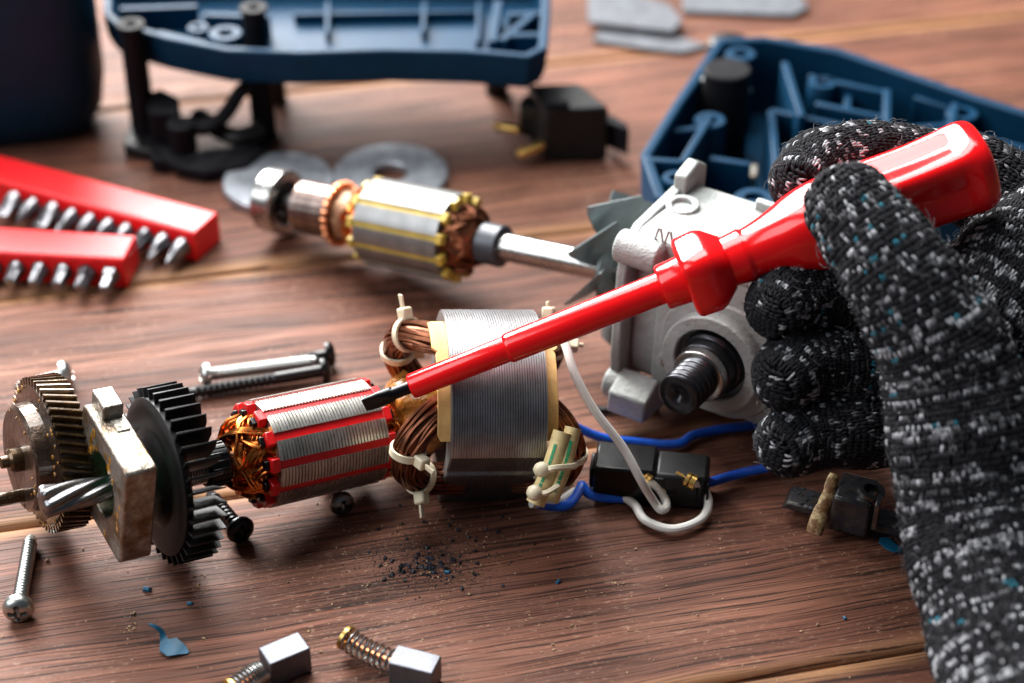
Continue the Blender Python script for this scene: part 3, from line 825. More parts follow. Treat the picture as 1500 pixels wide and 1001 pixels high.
wire('wire', [dp(800, 605, 46.9), at(835, 622, .9), at(880, 641, .5), at(930, 648, .3), at(990, 651, .25), at(1015, 638, .25), at(1050, 630, .2), at(1110, 622, .2), at(1200, 610, .2)], .125, M['blue_wire'], 'blue wire running across behind the black switch block', grp='blue wires')
wire('wire', [at(788, 738, .5), at(812, 742, .25), at(835, 738, .25), at(850, 716, .4), at(853, 712, .4), at(868, 726, .25), at(920, 730, .2), at(970, 724, .2), at(1030, 710, .25), at(1080, 695, .3), at(1130, 684, .4), at(1220, 665, .5)], .125, M['blue_wire'], 'blue wire running in front of the black switch block', grp='blue wires')
a = at(868, 690, .6); b = at(1040, 706, .6)
BM = frame((a+b)/2, b-a); BL = (b-a).length
if BM.col[1].y > 0: pass
blk = thing('switch_block', 'black plastic switch block with crimped wire ends, lying right of the stator', 'switch', BM)
m = MB(); m.box((-BL*.22, 0, 0), (BL*.52, 1.1, 1.15)); m.build('rear_housing', M['black_gloss'], blk, bev=.08)
MB().box((BL*.26, 0, -.02), (BL*.46, 1.05, 1.02)).build('front_housing', M['black'], blk, bev=.12)
sg = 1 if (BM.inverted().to_3x3() @ Vector((0, -1, 0))).y > 0 else -1
MB().box((-BL*.5, sg*.05, .05), (.1, .7, .7)).build('end_socket', M['black_gloss'], blk, bev=.06)
sl = MB(); 
for i in range(3): sl.box((BL*.40+i*.13, sg*.53, .1), (.06, .06, .55))
sl.build('ribs', M['bracket'], blk, bev=.015)
MB().box((BL*.02, sg*.46, .25), (.6, .25, .32)).build('wire_port', M['black'], blk, bev=.03)
MB().box((BL*.14, sg*.48, -.2), (.5, .2, .4)).build('wire_port', M['black'], blk, bev=.03)
def crimp(p0, p1, parent, F):
    p0, p1 = Vector(p0), Vector(p1); m = MB()
    Fm = F.inverted() @ frame(p0, p1-p0); L = (p1-p0).length
    m.ring(.1, .19, L*.55, L*.72, 14, Fm); m.ring(.1, .2, L*.8, L*1.05, 14, Fm); m.box((L*.3, 0, -.05), (L*.7, .2, .06), Fm); m.tube([(0, 0, 0), (L, 0, 0)], .08, 8, Fm)
    m.build('crimp_terminal', M['brass'], parent)
crimp(at(990, 694, 1.05), at(1018, 708, .95), blk, BM)
crimp(at(935, 695, 1.05), at(950, 707, .95), blk, BM)

a = at(1150, 726, .5); b = at(1345, 776, .45)
HM = frame((a+b)/2, b-a); HL = (b-a).length
bh = thing('brush_holder', 'sooty black brush holder with a scorched pale strip across it, beside the glove', 'brush holder', HM)
MB().box((0, 0, 0), (HL, .75, .22), taper=.92).build('mounting_strip', M['tar'], bh, bev=.05)
sg = 1 if (HM.inverted().to_3x3() @ Vector((0, -1, 0))).y > 0 else -1
MB().box((.05, 0, .28), (1.0, 1.15, 1.05), taper=.93).build('brush_guide', M['tar'], bh, bev=.08)
mt = MB(); mt.ring(.2, .34, -.04, .1, 20, frame((.4, sg*.05, .82), (.2, 0, 1))); mt.build('guide_mouth', M['steel_dark'], bh)
MB().box((.66, sg*.35, .5), (.12, .4, .8)).build('contact_blade', M['steel_dark'], bh, bev=.02)
st0 = HM.inverted() @ at(1222, 694, 1.5); st1 = HM.inverted() @ at(1192, 782, .35)
P = spline([st0, st0.lerp(st1, .35)+Vector((.04, 0, .03)), st0.lerp(st1, .7), st1], 6)
MB().tube(P, [.1, .13, .15, .16, .17, .15, .16, .17, .18, .17, .19, .2, .2, .21, .21, .21, .21, .2, .19][:len(P)], 8, flat=.55).build('scorched_strip', M['burnt'], bh, ang=60)
lm = MB(); q = random.Random(3)
for i in range(16): lm.sphere((q.uniform(-HL*.45, -.5), q.uniform(-.3, .3), .12), q.uniform(.03, .08), 6, sq=(1, 1, .6))
lm.build('soot_lumps', M['tar'], bh)

M['collar'] = pmat('dark_grey_collar', (.05, .055, .065), .4, .3)
# ------------------------------------------------------------------ rear armature with steel fan
A0 = at(417, 297, 1.25); A1 = at(868, 388, 2.5)
md = (A0-A1).normalized()                                   # points left, away from the gearbox
AM = frame(A1, md); AL = (A0-A1).length
arm = thing('motor_armature', 'rear motor armature with yellow slot insulation, bearing and steel shaft, lying behind', 'motor armature', AM)
def apx(px):                                                # distance along the axis for a picture column
    lo, hi = -4, AL+2
    for _ in range(40):
        mid = (lo+hi)/2; p = A1+md*mid; v = p-CAM; x = 750+FPX*v.x/v.dot(FW)
        if x > px: lo = mid
        else: hi = mid
    return lo
c0, c1 = apx(672), apx(552); cm_ = (c0+c1)/2; hl = (c1-c0)/2
print('armature', AL, c0, c1)
AR = 1.28
t2 = annular_tooth(PI/12*.74, .5, AR, -hl, hl, 30, .012).build('core_tooth', M['lam_bright'], arm, ang=30)
l2 = MB(); l2.box((0, AR-.1, 0), (2*hl+.06, .09, .27)); l2.box((hl+.1, AR-.14, 0), (.2, .28, .3)); l2.box((-hl-.1, AR-.14, 0), (.2, .28, .3))
l2 = l2.build('slot_liner', M['yellow_liner'], arm, bev=.03)
w2 = [MB().box((s_*(hl+.08), AR-.33, 0), (.3, .16, .26)).build('slot_wedge', M['black_gloss'], arm, bev=.02) for s_ in (1, -1)]
for k in range(12):
    a = 2*PI*k/12
    for src, off in ((t2, 0), (l2, PI/12-PI/2), (w2[0], PI/12-PI/2), (w2[1], PI/12-PI/2)):
        o = src if k == 0 else dup(src, arm)
        o.matrix_local = tr(cm_*S, 0, 0) @ rot('X', a+off+.2)
MB().lathe([(cm_-hl, .8), (cm_+hl, .8)], 24).build('core_hub', M['steel_dark'], arm)
for sg_ in (1, -1):
    x_in = hl-.03; w = windings(x_in, x_in+(.95 if sg_ < 0 else 1.1), .5, 1.08, 12, 10, .045, 9+sg_)
    w.lathe([(x_in, .95), (x_in+.4, .9), (x_in+.75, .6), (x_in+.9, .4)], 20)
    if sg_ < 0: w.v = [(-x, y, z) for x, y, z in w.v]
    w.v = [(x+cm_, y, z) for x, y, z in w.v]
    w.build('winding', M['copper'] if sg_ > 0 else M['copper_brown'], arm)
xc0, xc1 = apx(500), apx(446)
MB().lathe([(xc0-.95, .6), (xc0-.7, .72), (xc0-.3, .78), (xc0-.05, .7), (xc0, .6)], 28, fn=lambda x, r, a: r*(1+.04*math.sin(9*a)+.05*math.sin(5*a+x*8))).build('tied_winding_end', pmat('tied_tan_winding', (.3, .15, .075), .45, .3, var=.4, vscale=350, bump=.5, bscale=700, bd=.0006), arm, ang=80)
rs = MB()
NSG = 24
sgm = MB(); w_ = PI/NSG*.82
vs = []
for x in (xc0+.02, xc1):
    for r, a in ((.5, -w_), (.8, -w_), (.8, w_), (.5, w_)): vs.append((x, r*math.cos(a), r*math.sin(a)))
sgm.add(vs, [(0,1,2,3), (7,6,5,4), (0,4,5,1), (1,5,6,2), (2,6,7,3), (3,7,4,0)])
sgm = sgm.build('commutator_segment', M['copper_bar'], arm)
sgm.data.materials[0] = pmat('smoked_commutator', (.26, .2, .18), .3, 1, var=.35, vscale=200, dirt=(.1, .06, .05), damt=.5)
rm = MB(); rm.box((xc0-.02, .88, 0), (.2, .2, .14)); rm = rm.build('riser', M['copper_bar'], arm, bev=.03)
for k in range(NSG):
    for src in (sgm, rm):
        o = src if k == 0 else dup(src, arm)
        o.matrix_local = rot('X', 2*PI*k/NSG)
MB().lathe([(xc0, .49), (xc1+.03, .49)], 20).build('commutator_core', M['black'], arm)
xb0, xb1 = apx(418), apx(394)
bg = MB().ring(.66, .98, xb0-.08, xb1, 40).build('bearing', M['steel'], arm, bev=.06)
MB().ring(.38, .66, xb0, xb1-.06, 32).build('bearing_shield', M['black'], bg)
MB().lathe([(-1.6, .4), (apx(735), .4), (apx(735), .3), (AL+.6, .3)], 28).build('shaft', M['steel'], arm, ang=30)
MB().lathe([(apx(738), .42), (apx(738), .6), (apx(708), .6), (apx(708), .42)], 28).build('collar', M['collar'], arm, bev=.04)
xf = -.75
fn_ = MB().ring(.4, 1.15, xf-.05, xf+.05, 40).build('steel_fan', M['fan_metal'], arm)
bl = MB(); vs = []
for r, o1, ww in ((.95, .0, .42), (1.4, .05, .62), (1.85, .1, .74), (2.05, .1, .68)):
    for s_, tw in ((-1, -.55), (1, .75)):
        for h in (-.025, .025): vs.append((xf-tw*(.25+min(1, (r-.95)/.8)*.75)*.8+h+.05, r, s_*ww*.8+o1))
fs = []
for i in range(3):
    a = i*4; b = a+4; fs += [(a, a+2, b+2, b), (a+1, b+1, b+3, a+3), (a, b, b+1, a+1), (a+2, a+3, b+3, b+2)]
fs += [(0, 1, 3, 2), (12, 14, 15, 13)]
bl = bl.add(vs, fs).build('fan_blade', M['fan_metal'], fn_, ang=50)
for k in range(9):
    o = bl if k == 0 else dup(bl, fn_); o.matrix_local = rot('X', 2*PI*k/9+.2)

# ------------------------------------------------------------------ gearbox head: local x = motor axis (left), y = spindle direction, z = up
md = (Vector((md.x, md.y, 0)).normalized()*1.0); md = Vector((-.84, .54, 0)).normalized(); side = Vector((-md.y, md.x, 0))
if side.y > 0: side = -side
tilt = R(4)
yd = (side*math.cos(tilt)+Vector((0, 0, 1))*math.sin(tilt)).normalized()
zd = md.cross(yd)
if zd.z < 0: zd = -zd
GO = dp(1043, 532, 46.4)                                    # centre of the spindle boss's front face
GB = Matrix.Identity(4)
for i in range(3): GB[i][0], GB[i][1], GB[i][2], GB[i][3] = md[i], yd[i], zd[i], GO[i]
right_handed = md.cross(yd).dot(zd) > 0
gb = thing('gearbox', 'pale grey cast gearbox head with dark threaded spindle, behind the screwdriver shaft', 'gearbox', GB if right_handed else GB)
def lp(px, py, d): return GB.inverted() @ dp(px, py, d)
def rrect(x0, x1, y0, y1, r, n=6):
    out = []
    for cx, cy, a0 in ((x1-r, y1-r, 0), (x0+r, y1-r, 90), (x0+r, y0+r, 180), (x1-r, y0+r, 270)):
        for i in range(n+1):
            a = R(a0+90*i/n); out.append((cx+r*math.cos(a), cy+r*math.sin(a)))
    return out
ZX = Matrix(((0, 0, 1, 0), (1, 0, 0, 0), (0, 1, 0, 0), (0, 0, 0, 1)))     # prism z -> local x, prism xy -> local yz
ZY = Matrix(((1, 0, 0, 0), (0, 0, 1, 0), (0, 1, 0, 0), (0, 0, 0, 1)))     # prism z -> local y, prism xy -> local xz
# main block, tapered
m = MB(); m.prism(rrect(-2.9, 1.85, -1.55, 2.55, .45), -3.6, -.28, ZY); m.build('gear_case', M['cast'], gb, bev=.1, seg=3)
m = MB(); m.prism(rrect(-1.7, 1.62, -1.62, 1.62, 1.4, 10), -.6, -.2, ZY); m.build('front_cover', M['cast'], gb, bev=.06)
YL = Matrix(((0, 1, 0, 0), (1, 0, 0, 0), (0, 0, 1, 0), (0, 0, 0, 1)))     # lathe axis -> local y
m = MB().ring(.98, 1.36, -.5, .16, 64, YL); m.build('spindle_boss', M['cast'], gb, bev=.05)
MB().lathe([(-.35, .2), (-.35, .99)], 48, YL).build('boss_floor', M['black'], gb)
MB().lathe([(-.4, .86), (.12, .86), (.16, .78), (.5, .74), (.52, .68)], 48, YL).build('spindle_shoulder', M['spindle'], gb, bev=.03)
MB().lathe([(.5, .6), (.52, .7), (.78, .7), (.8, .62)], 48, YL).build('spindle_ring', M['steel'], gb, bev=.02)
thr = [(.78, .58)]; x = .8
while x < 1.72: thr += [(x, .57)]; x += .03
thr += [(1.78, .54), (1.8, .5), (1.8, .16), (1.7, .1), (1.66, 0)]
MB().lathe(thr, 36, YL, fn=lambda x, r, a: r*(1-.11*(1-abs(2*((x/.22+a/(2*PI)) % 1)-1))) if .8 < x < 1.75 and r > .5 else r).build('threaded_spindle', M['spindle'], gb, ang=75)
# motor flange: plate square to the motor axis with corner lugs, at the left
FXx = 2.6
fl = [(-3.6, -1.7), (-2.9, -2.05), (-.6, -2.05), (-.1, -1.7), (.02, -.9), (.02, 1.6), (-.1, 2.35), (-.7, 2.75), (-2.8, 2.95), (-3.5, 2.5)]
m = MB().prism(fl, FXx+.02, FXx+.3, ZX); m.build('motor_flange', M['cast'], gb, bev=.05)
m = MB().prism([(y*.85-.5, z*.86) for y, z in fl], 1.6, FXx+.01, ZX); m.build('flange_neck', M['cast'], gb, bev=.12)
for y, z, ln in ((-.15, 2.35, .95), (-.15, -1.75, .95), (-3.3, -1.75, .8)):
    mm = MB().lathe([(FXx-ln, .3), (FXx-ln+.1, .44), (FXx+.3, .44), (FXx+.36, .38)], 24, tr(0, y, z)); mm.build('screw_lug', M['cast'], gb, bev=.03)
lg = MB().prism([(-.2, -1.2), (.5, -1.6), (.55, -2.2), (-.7, -2.25)], FXx-1.1, FXx+.0, ZX); lg.build('foot_lug', M['cast'], gb, bev=.06)
# raised bracket that leans up and back from the flange, and the ribbed top deck with its threaded hole
ear = [(.25, 1.4), (2.35, 2.1), (2.2, 2.7), (1.3, 3.35), (.9, 4.25), (.35, 4.35), (.2, 3.4)]
m = MB().prism([(-3.9, 1.2), (-2.6, 1.2), (-2.7, 3.3), (-3.4, 3.5), (-3.9, 3.2)], FXx-.1, FXx+.26, ZX); m.build('upper_ear', M['cast'], gb, bev=.06)
m = MB().prism(rrect(-2.8, 2.6, -3.5, -.2, .4), 2.3, 2.8); m.build('top_deck', M['cast'], gb, bev=.08)
m = MB().box((-.9, -1.15, 2.72), (3.4, .22, .5)); m.build('deck_rib', M['cast'], gb, bev=.06)
m = MB().box((-.9, -3.2, 2.78), (3.2, .22, .6)); m.build('deck_rib', M['cast'], gb, bev=.06)
r0_ = GB.inverted().to_3x3() @ ray(1000, 300); o0_ = GB.inverted() @ CAM; ph = o0_+r0_*((2.86-o0_.z)/r0_.z); print('boss', ph)
hm = MB().ring(.27, .44, -.5, .03, 32, tr(*ph) @ frame((0, 0, 0), (0, .12, 1))); hm.build('side_handle_boss', M['cast'], gb, bev=.04)
MB().lathe([(-.3, .0), (-.3, .28)], 24, tr(*ph) @ frame((0, 0, 0), (0, .12, 1))).build('boss_hole', M['black'], gb)
r0_ = GB.inverted().to_3x3() @ ray(974, 346); pc = o0_+r0_*((-.26-o0_.y)/r0_.y); print('mark', pc)
nf = MB()
for i, sl in enumerate((-.12, .12, -.12, .12)): nf.box((0, 0, 0), (.05, .05, .4), tr(pc.x+.21-.14*i, pc.y+.03, pc.z) @ rot('Y', sl*2))
nf.build('cast_mark', M['cast'], gb, bev=.01)
ps = lp(963, 551, 46.9)
shd = cross_head(.26, .14, .1); shd.v = [(v[1], v[0], v[2]) for v in shd.v]
shd.build('cover_screw', M['steel'], gb, M=tr(ps.x, -.15, ps.z))
MB().lathe([(-.5, .38), (-.12, .38), (-.1, .3)], 24, tr(ps.x, 0, ps.z) @ YL).build('screw_boss', M['cast'], gb, bev=.03)
wire('cable', [at(870, 598, .1), at(890, 601, .12), at(920, 592, .14), at(960, 585, .14)], .1, M['black'], 'thin black cable end under the gearbox foot', 'cable')

# ------------------------------------------------------------------ washers
def washer(px, py, rad, hole, label):
    o = MB().ring(hole, rad, 0, .3, 64, frame(at(px, py, 0)+Vector((0, 0, .01)), (0, 0, 1), (0, 1, 0))).build('washer', M['washer'], bev=.04)
    return tag(o, label, 'washer', 'grey disc washers behind the rear armature')
washer(409, 275, 1.75, .55, 'dark steel disc washer behind the bearing of the rear armature')
washer(573, 264, 1.82, .55, 'dark steel disc washer behind the yellow slotted core')
# ------------------------------------------------------------------ black switch with brass terminals
def pix_poly(pts, z): return [at(x, y, z) for x, y in pts]
def hull_prism(top, zt, zb, name, mat, parent=None, M0=None, bev=.08):
    P = pix_poly(top, zt); n = len(P); m = MB()
    vs = [(p.x, p.y, zt) for p in P]+[(p.x, p.y, zb) for p in P]
    fs = [tuple(range(n)), tuple(range(2*n-1, n-1, -1))]+[(i, n+i, n+(i+1) % n, (i+1) % n) for i in range(n)]
    m.add(vs, fs, M0.inverted() if M0 is not None else None)
    return m.build(name, mat, parent, bev=bev)
sw0 = at(840, 200, 0); SWM = tr(*sw0)
sw = thing('trigger_switch', 'black plastic trigger switch with two brass terminals, standing on the wood', 'switch', SWM)
hull_prism([(800, 160), (893, 158), (848, 121), (772, 124)], 2.0, 0.05, 'switch_case', M['black'], sw, SWM, .1)
hull_prism([(760, 150), (802, 165), (800, 150), (768, 138)], 1.6, .4, 'terminal_block', M['black'], sw, SWM, .06)
hull_prism([(888, 178), (922, 190), (918, 180), (892, 165)], 1.3, .35, 'side_tab', M['bracket'], sw, SWM, .06)
hull_prism([(800, 152), (835, 152), (830, 146), (800, 146)], 2.18, 1.9, 'top_clip', M['bracket'], sw, SWM, .04)
def term(p0, p1):
    p0, p1 = Vector(p0), Vector(p1); F = SWM.inverted() @ frame(p0, p1-p0)
    MB().box(((p1-p0).length/2, 0, 0), ((p1-p0).length, .32, .22), F).build('brass_terminal', M['brass'], sw, bev=.05)
term(at(797, 210, .7), at(758, 227, .45)); term(at(762, 190, .9), at(724, 184, .8))

# ------------------------------------------------------------------ black bracket with two posts
bp0 = at(290, 225, 0); BPM = tr(*bp0); I = BPM.inverted()
bk = thing('plastic_bracket', 'worn black plastic bracket with two tall posts and ring lugs, left of the washers', 'bracket', BPM)
def post(px, py_base, h, r, zb=0):
    p = I @ at(px, py_base, zb)
    m = MB().lathe([(0, r*1.08), (.2, r), (h-.12, r*.92), (h-.1, r*1.12), (h, r*1.05), (h, r*.45), (h-.5, r*.4)], 24, tr(*p) @ frame((0, 0, 0), (0, 0, 1), (0, 1, 0)))
    o = m.build('post', M['bracket'], bk); return o
post(214, 208, 4.3, .42); post(388, 200, 4.7, .42)
hull_prism([(180, 212), (222, 222), (268, 178), (240, 160), (190, 178)], .45, .02, 'base_block', M['black'], bk, BPM, .08)
hull_prism([(216, 165), (264, 165), (262, 142), (235, 128), (214, 136)], 1.7, .02, 'inner_block', M['bracket'], bk, BPM, .1)
def arm_bar(pts, r, name='arm', mat='bracket', flat=.8):
    MB().tube([I @ p for p in spline(pts, 6)], r, 10, flat=flat).build(name, M[mat], bk)
arm_bar([at(262, 182, 1.3), at(300, 188, 1.2), at(330, 168, 1.5), at(352, 135, 2.0), at(372, 122, 2.2)], .3)
arm_bar([at(232, 218, .3), at(262, 240, .3), at(300, 232, .32), at(350, 225, .3), at(385, 205, .35)], .34)
arm_bar([at(290, 170, .8), at(340, 200, .7), at(385, 190, .8)], .36, mat='black')
for px, py, z, r in ((265, 180, 1.5, .45), (312, 231, .55, .5), (238, 226, .5, .4)):
    p = I @ at(px, py, z); MB().ring(r*.42, r, -1.0 if z > 1 else -.5, .0, 24, tr(*p) @ frame((0, 0, 0), (0, 0, 1), (0, 1, 0))).build('ring_lug', M['bracket'], bk, bev=.03)
hull_prism([(255, 242), (300, 250), (362, 240), (392, 215), (330, 222)], .5, .02, 'lower_plate', M['bracket'], bk, BPM, .1)

# ------------------------------------------------------------------ navy housing shells
def tray(name, label, rim, zr, zb, wall, mat, floor_z, inset=.35, group='navy tool housing shells', closed=True):
    P = pix_poly(rim, zr); n = len(P)
    c = sum(P, Vector())/n
    M0 = tr(c.x, c.y, zb); o = thing(name, label, 'tool housing', M0, group); J = M0.inverted()
    area_ = sum(P[i].x*P[(i+1) % n].y-P[(i+1) % n].x*P[i].y for i in range(n))
    sg = 1 if area_ > 0 else -1
    def off(d):
        out = []
        for i in range(n):
            a, b, e = P[i-1], P[i], P[(i+1) % n]
            d1 = (b-a); d1.z = 0; d1.normalize(); d2 = (e-b); d2.z = 0; d2.normalize()
            n1 = Vector((-d1.y, d1.x, 0))*sg; n2 = Vector((-d2.y, d2.x, 0))*sg
            nn = n1+n2; nn = nn/max(.5, nn.dot(n1)) if nn.length > 1e-6 else n1
            out.append(b+nn*d)
        return out
    A = P; In = off(wall); Bo = off(inset); Fo = off(wall+inset*.6); lo = off(inset*.35)
    L = [[Vector((p.x, p.y, zr)) for p in A], [Vector((p.x, p.y, zb+(zr-zb)*.35)) for p in lo], [Vector((p.x, p.y, zb)) for p in Bo],
         [Vector((p.x, p.y, floor_z)) for p in Fo], [Vector((p.x, p.y, zr)) for p in In]]
    m = MB(); vs = [v for l in L for v in l]; fs = []
    for i in range(n):
        j = (i+1) % n
        for a, b in ((0, 1), (1, 2), (3, 4), (4, 0)): fs.append((a*n+i, a*n+j, b*n+j, b*n+i))
    fs.append(tuple(2*n+i for i in range(n))); fs.append(tuple(3*n+i for i in range(n-1, -1, -1)))
    m.add(vs, fs, J); sh = m.build('shell', mat, o, bev=.07)
    return o, J, P
# middle shell, raised off the wood on its feet
zr, zb = 3.9, 2.65
rim = [(165, 34), (240, 56), (330, 74), (440, 78), (560, 74), (680, 76), (775, 84), (803, 70), (806, 30), (808, -20), (790, -42), (420, -48), (150, -40), (150, 20)]
o, J, P = tray('tool_housing', 'long navy plastic housing shell raised above the wood at the back', rim, zr, zb, .3, M['blue'], zb+.3, .25)
def loc_post(J, px, py, z0, z1, r, parent, mat, hole=True, name='screw_boss'):
    p = at(px, py, z1); p = J @ Vector((p.x, p.y, z0)); h = z1-z0
    pr = [(0, r*1.05), (h-.05, r), (h, r*.92)]+([(h, r*.5), (h-.3, r*.45), (h-.3, 0)] if hole else [(h, 0)])
    return MB().lathe(pr, 24, tr(*p) @ frame((0, 0, 0), (0, 0, 1), (0, 1, 0))).build(name, mat, parent)
def loc_rib(J, p0, p1, z0, z1, w, parent, mat, name='inner_rib'):
    a, b = at(*p0, z1), at(*p1, z1); a.z = b.z = (z0+z1)/2
    return MB().box(((b-a).length/2, 0, 0), ((b-a).length, w, z1-z0), J @ frame(a, b-a)).build(name, mat, parent, bev=.05)
loc_post(J, 330, 48, 2.8, 3.75, .55, o, M['blue'])
loc_post(J, 290, 40, 2.8, 3.6, .35, o, M['blue'])
for p0, p1 in (((175, 12), (290, 8)), ((298, 20), (395, 24)), ((230, 46), (300, 62))): loc_rib(J, p0, p1, 2.8, 3.75, .25, o, M['blue'])
for p0, p1 in (((735, 58), (780, 20)), ((722, 60), (730, 0)), ((745, 20), (795, 18)), ((745, 50), (795, 50))): loc_rib(J, p0, p1, 2.8, 3.85, .3, o, M['blue'])
for p0, p1 in (((430, 20), (700, 16)), ((480, 48), (480, 0)), ((620, 46), (622, 0)), ((700, 60), (702, 0))): loc_rib(J, p0, p1, 2.8, 3.3, .16, o, M['blue'])
for px, py in ((728, 142), (402, 150)):
    b = at(px, py, 0); MB().lathe([(0, .4), (1.8, .36), (2.75, .5)], 14, J @ tr(b.x, b.y+.3, 0) @ frame((0, 0, 0), (0, 0, 1), (0, 1, 0))).build('foot', M['black'], o)
# left shell, standing on its end: a deep rounded cup
lm = MB(); cx = at(40, 205, 0); n = 48
c0_ = at(35, 185, 0); c0_.y += .1; c0_.x -= .35
LM0 = tr(c0_.x, c0_.y, 0)
ls = thing('tool_housing', 'tall dark navy rounded housing shell standing at the far left', 'tool housing', LM0, 'navy tool housing shells')
def cup(rx, ry, prof, p=3.2, n=64):
    m = MB(); vs = []; fs = []
    for z, k in prof:
        for i in range(n):
            a = 2*PI*i/n; c, s_ = math.cos(a), math.sin(a); q = 1/((abs(c)**p+abs(s_)**p)**(1/p))
            vs.append((rx*k*q*c, ry*k*q*s_, z))
    for i in range(len(prof)-1):
        for j in range(n):
            l = (j+1) % n; fs.append((i*n+j, i*n+l, i*n+n+l, i*n+n+j))
    fs += [tuple(range(n-1, -1, -1)), tuple(range((len(prof)-1)*n, len(prof)*n))]
    return m.add(vs, fs)
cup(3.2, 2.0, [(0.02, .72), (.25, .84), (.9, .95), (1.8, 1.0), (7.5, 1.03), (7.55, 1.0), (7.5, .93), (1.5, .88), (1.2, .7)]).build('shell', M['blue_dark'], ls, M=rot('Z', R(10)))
MB().box((-1.3, -2.08, 4.6), (2.2, .12, 3.6)).build('grip_panel', M['black'], ls, bev=.1, M=rot('Z', R(10)))
# right shell: big open half housing with ribs and bosses
rim = [(938, 225), (985, 150), (1050, 56), (1120, 52), (1230, 70), (1330, 104), (1430, 138), (1540, 172), (1640, 200), (1640, 330), (1500, 330), (1330, 305), (1200, 300), (1080, 300), (960, 290)]
o, J, P = tray('tool_housing', 'open navy half housing with ribs and screw bosses, behind the gloved hand', rim, 3.0, .02, .32, M['blue'], .35, .3)
loc_post(J, 1066, 100, .3, 3.5, .75, o, M['bracket'], False, 'pivot_post')
MB().lathe([(0, .75), (1.6, .7), (1.7, .5)], 24, J @ tr(*[at(1066, 150, 0).x, at(1066, 150, 0).y+.8, .3]) @ frame((0, 0, 0), (0, 0, 1), (0, 1, 0))).build('dark_cylinder', M['black'], o)
for px, py, z1, r in ((1040, 175, 2.6, .5), (1085, 78, 3.0, .5), (1205, 120, 2.7, .45), (1410, 165, 2.7, .5), (990, 260, 2.9, .42), (1105, 290, 2.6, .6)): loc_post(J, px, py, .3, z1, r, o, M['blue'])
for px, py, z1 in ((1040, 112, 3.0), (1088, 127, 2.7)): 
    p = at(px, py, z1); q0 = J @ Vector((p.x, p.y, z1-.4)); MB().lathe([(0, .18), (.3, .3), (.42, .2), (.45, 0)], 14, tr(*q0) @ frame((0, 0, 0), (0, 0, 1), (0, 1, 0))).build('rivet', M['zinc'], o)
for p0, p1, z1 in (((985, 190), (1040, 185), 2.6), ((945, 232), (1000, 236), 3.02), ((1000, 236), (1040, 170), 2.7), ((1150, 90), (1175, 170), 2.8), ((1185, 110), (1300, 135), 2.7), ((1195, 150), (1300, 172), 2.6), ((1245, 120), (1240, 170), 2.4), ((1300, 130), (1300, 185), 2.8), ((1400, 150), (1390, 215), 2.8), ((1130, 160), (1270, 190), 2.4), ((1270, 190), (1420, 180), 2.5), ((1340, 140), (1420, 165), 2.5), ((1150, 215), (1270, 190), 2.4), ((1400, 190), (1540, 225), 2.6), ((1130, 160), (1140, 260), 2.4), ((1040, 230), (1100, 240), 2.2)):
    loc_rib(J, p0, p1, .3, z1, .24, o, M['blue'])
loc_rib(J, (1050, 245), (1110, 250), .3, 1.6, .8, o, M['plate'], 'rusty_insert')
for i, (p0, p1) in enumerate((((1200, 140), (1240, 150)), ((1250, 150), (1295, 160)))): loc_rib(J, p0, p1, .3, 1.9, .9, o, M['blue'], 'inner_block')
# ------------------------------------------------------------------ grey abrasive strips at the back edge
def strip(pts, z, label):
    o = hull_prism(pts, z, z-.12, 'abrasive_strip', M['sand'], None, None, .02); return tag(o, label, 'abrasive strip', 'grey abrasive strips')
strip([(868, 58), (940, 70), (1000, 76), (1040, 66), (960, 44), (885, 34)], .16, 'grey abrasive strip at the back, the lowest one with a rounded end')
strip([(862, 32), (985, 46), (1000, 30), (980, 6), (860, -30)], .42, 'grey abrasive strip at the back, lying on top of another')
strip([(1000, 16), (1160, 22), (1185, 10), (1150, -30), (1000, -30)], .2, 'grey abrasive strip at the top edge, furthest right')
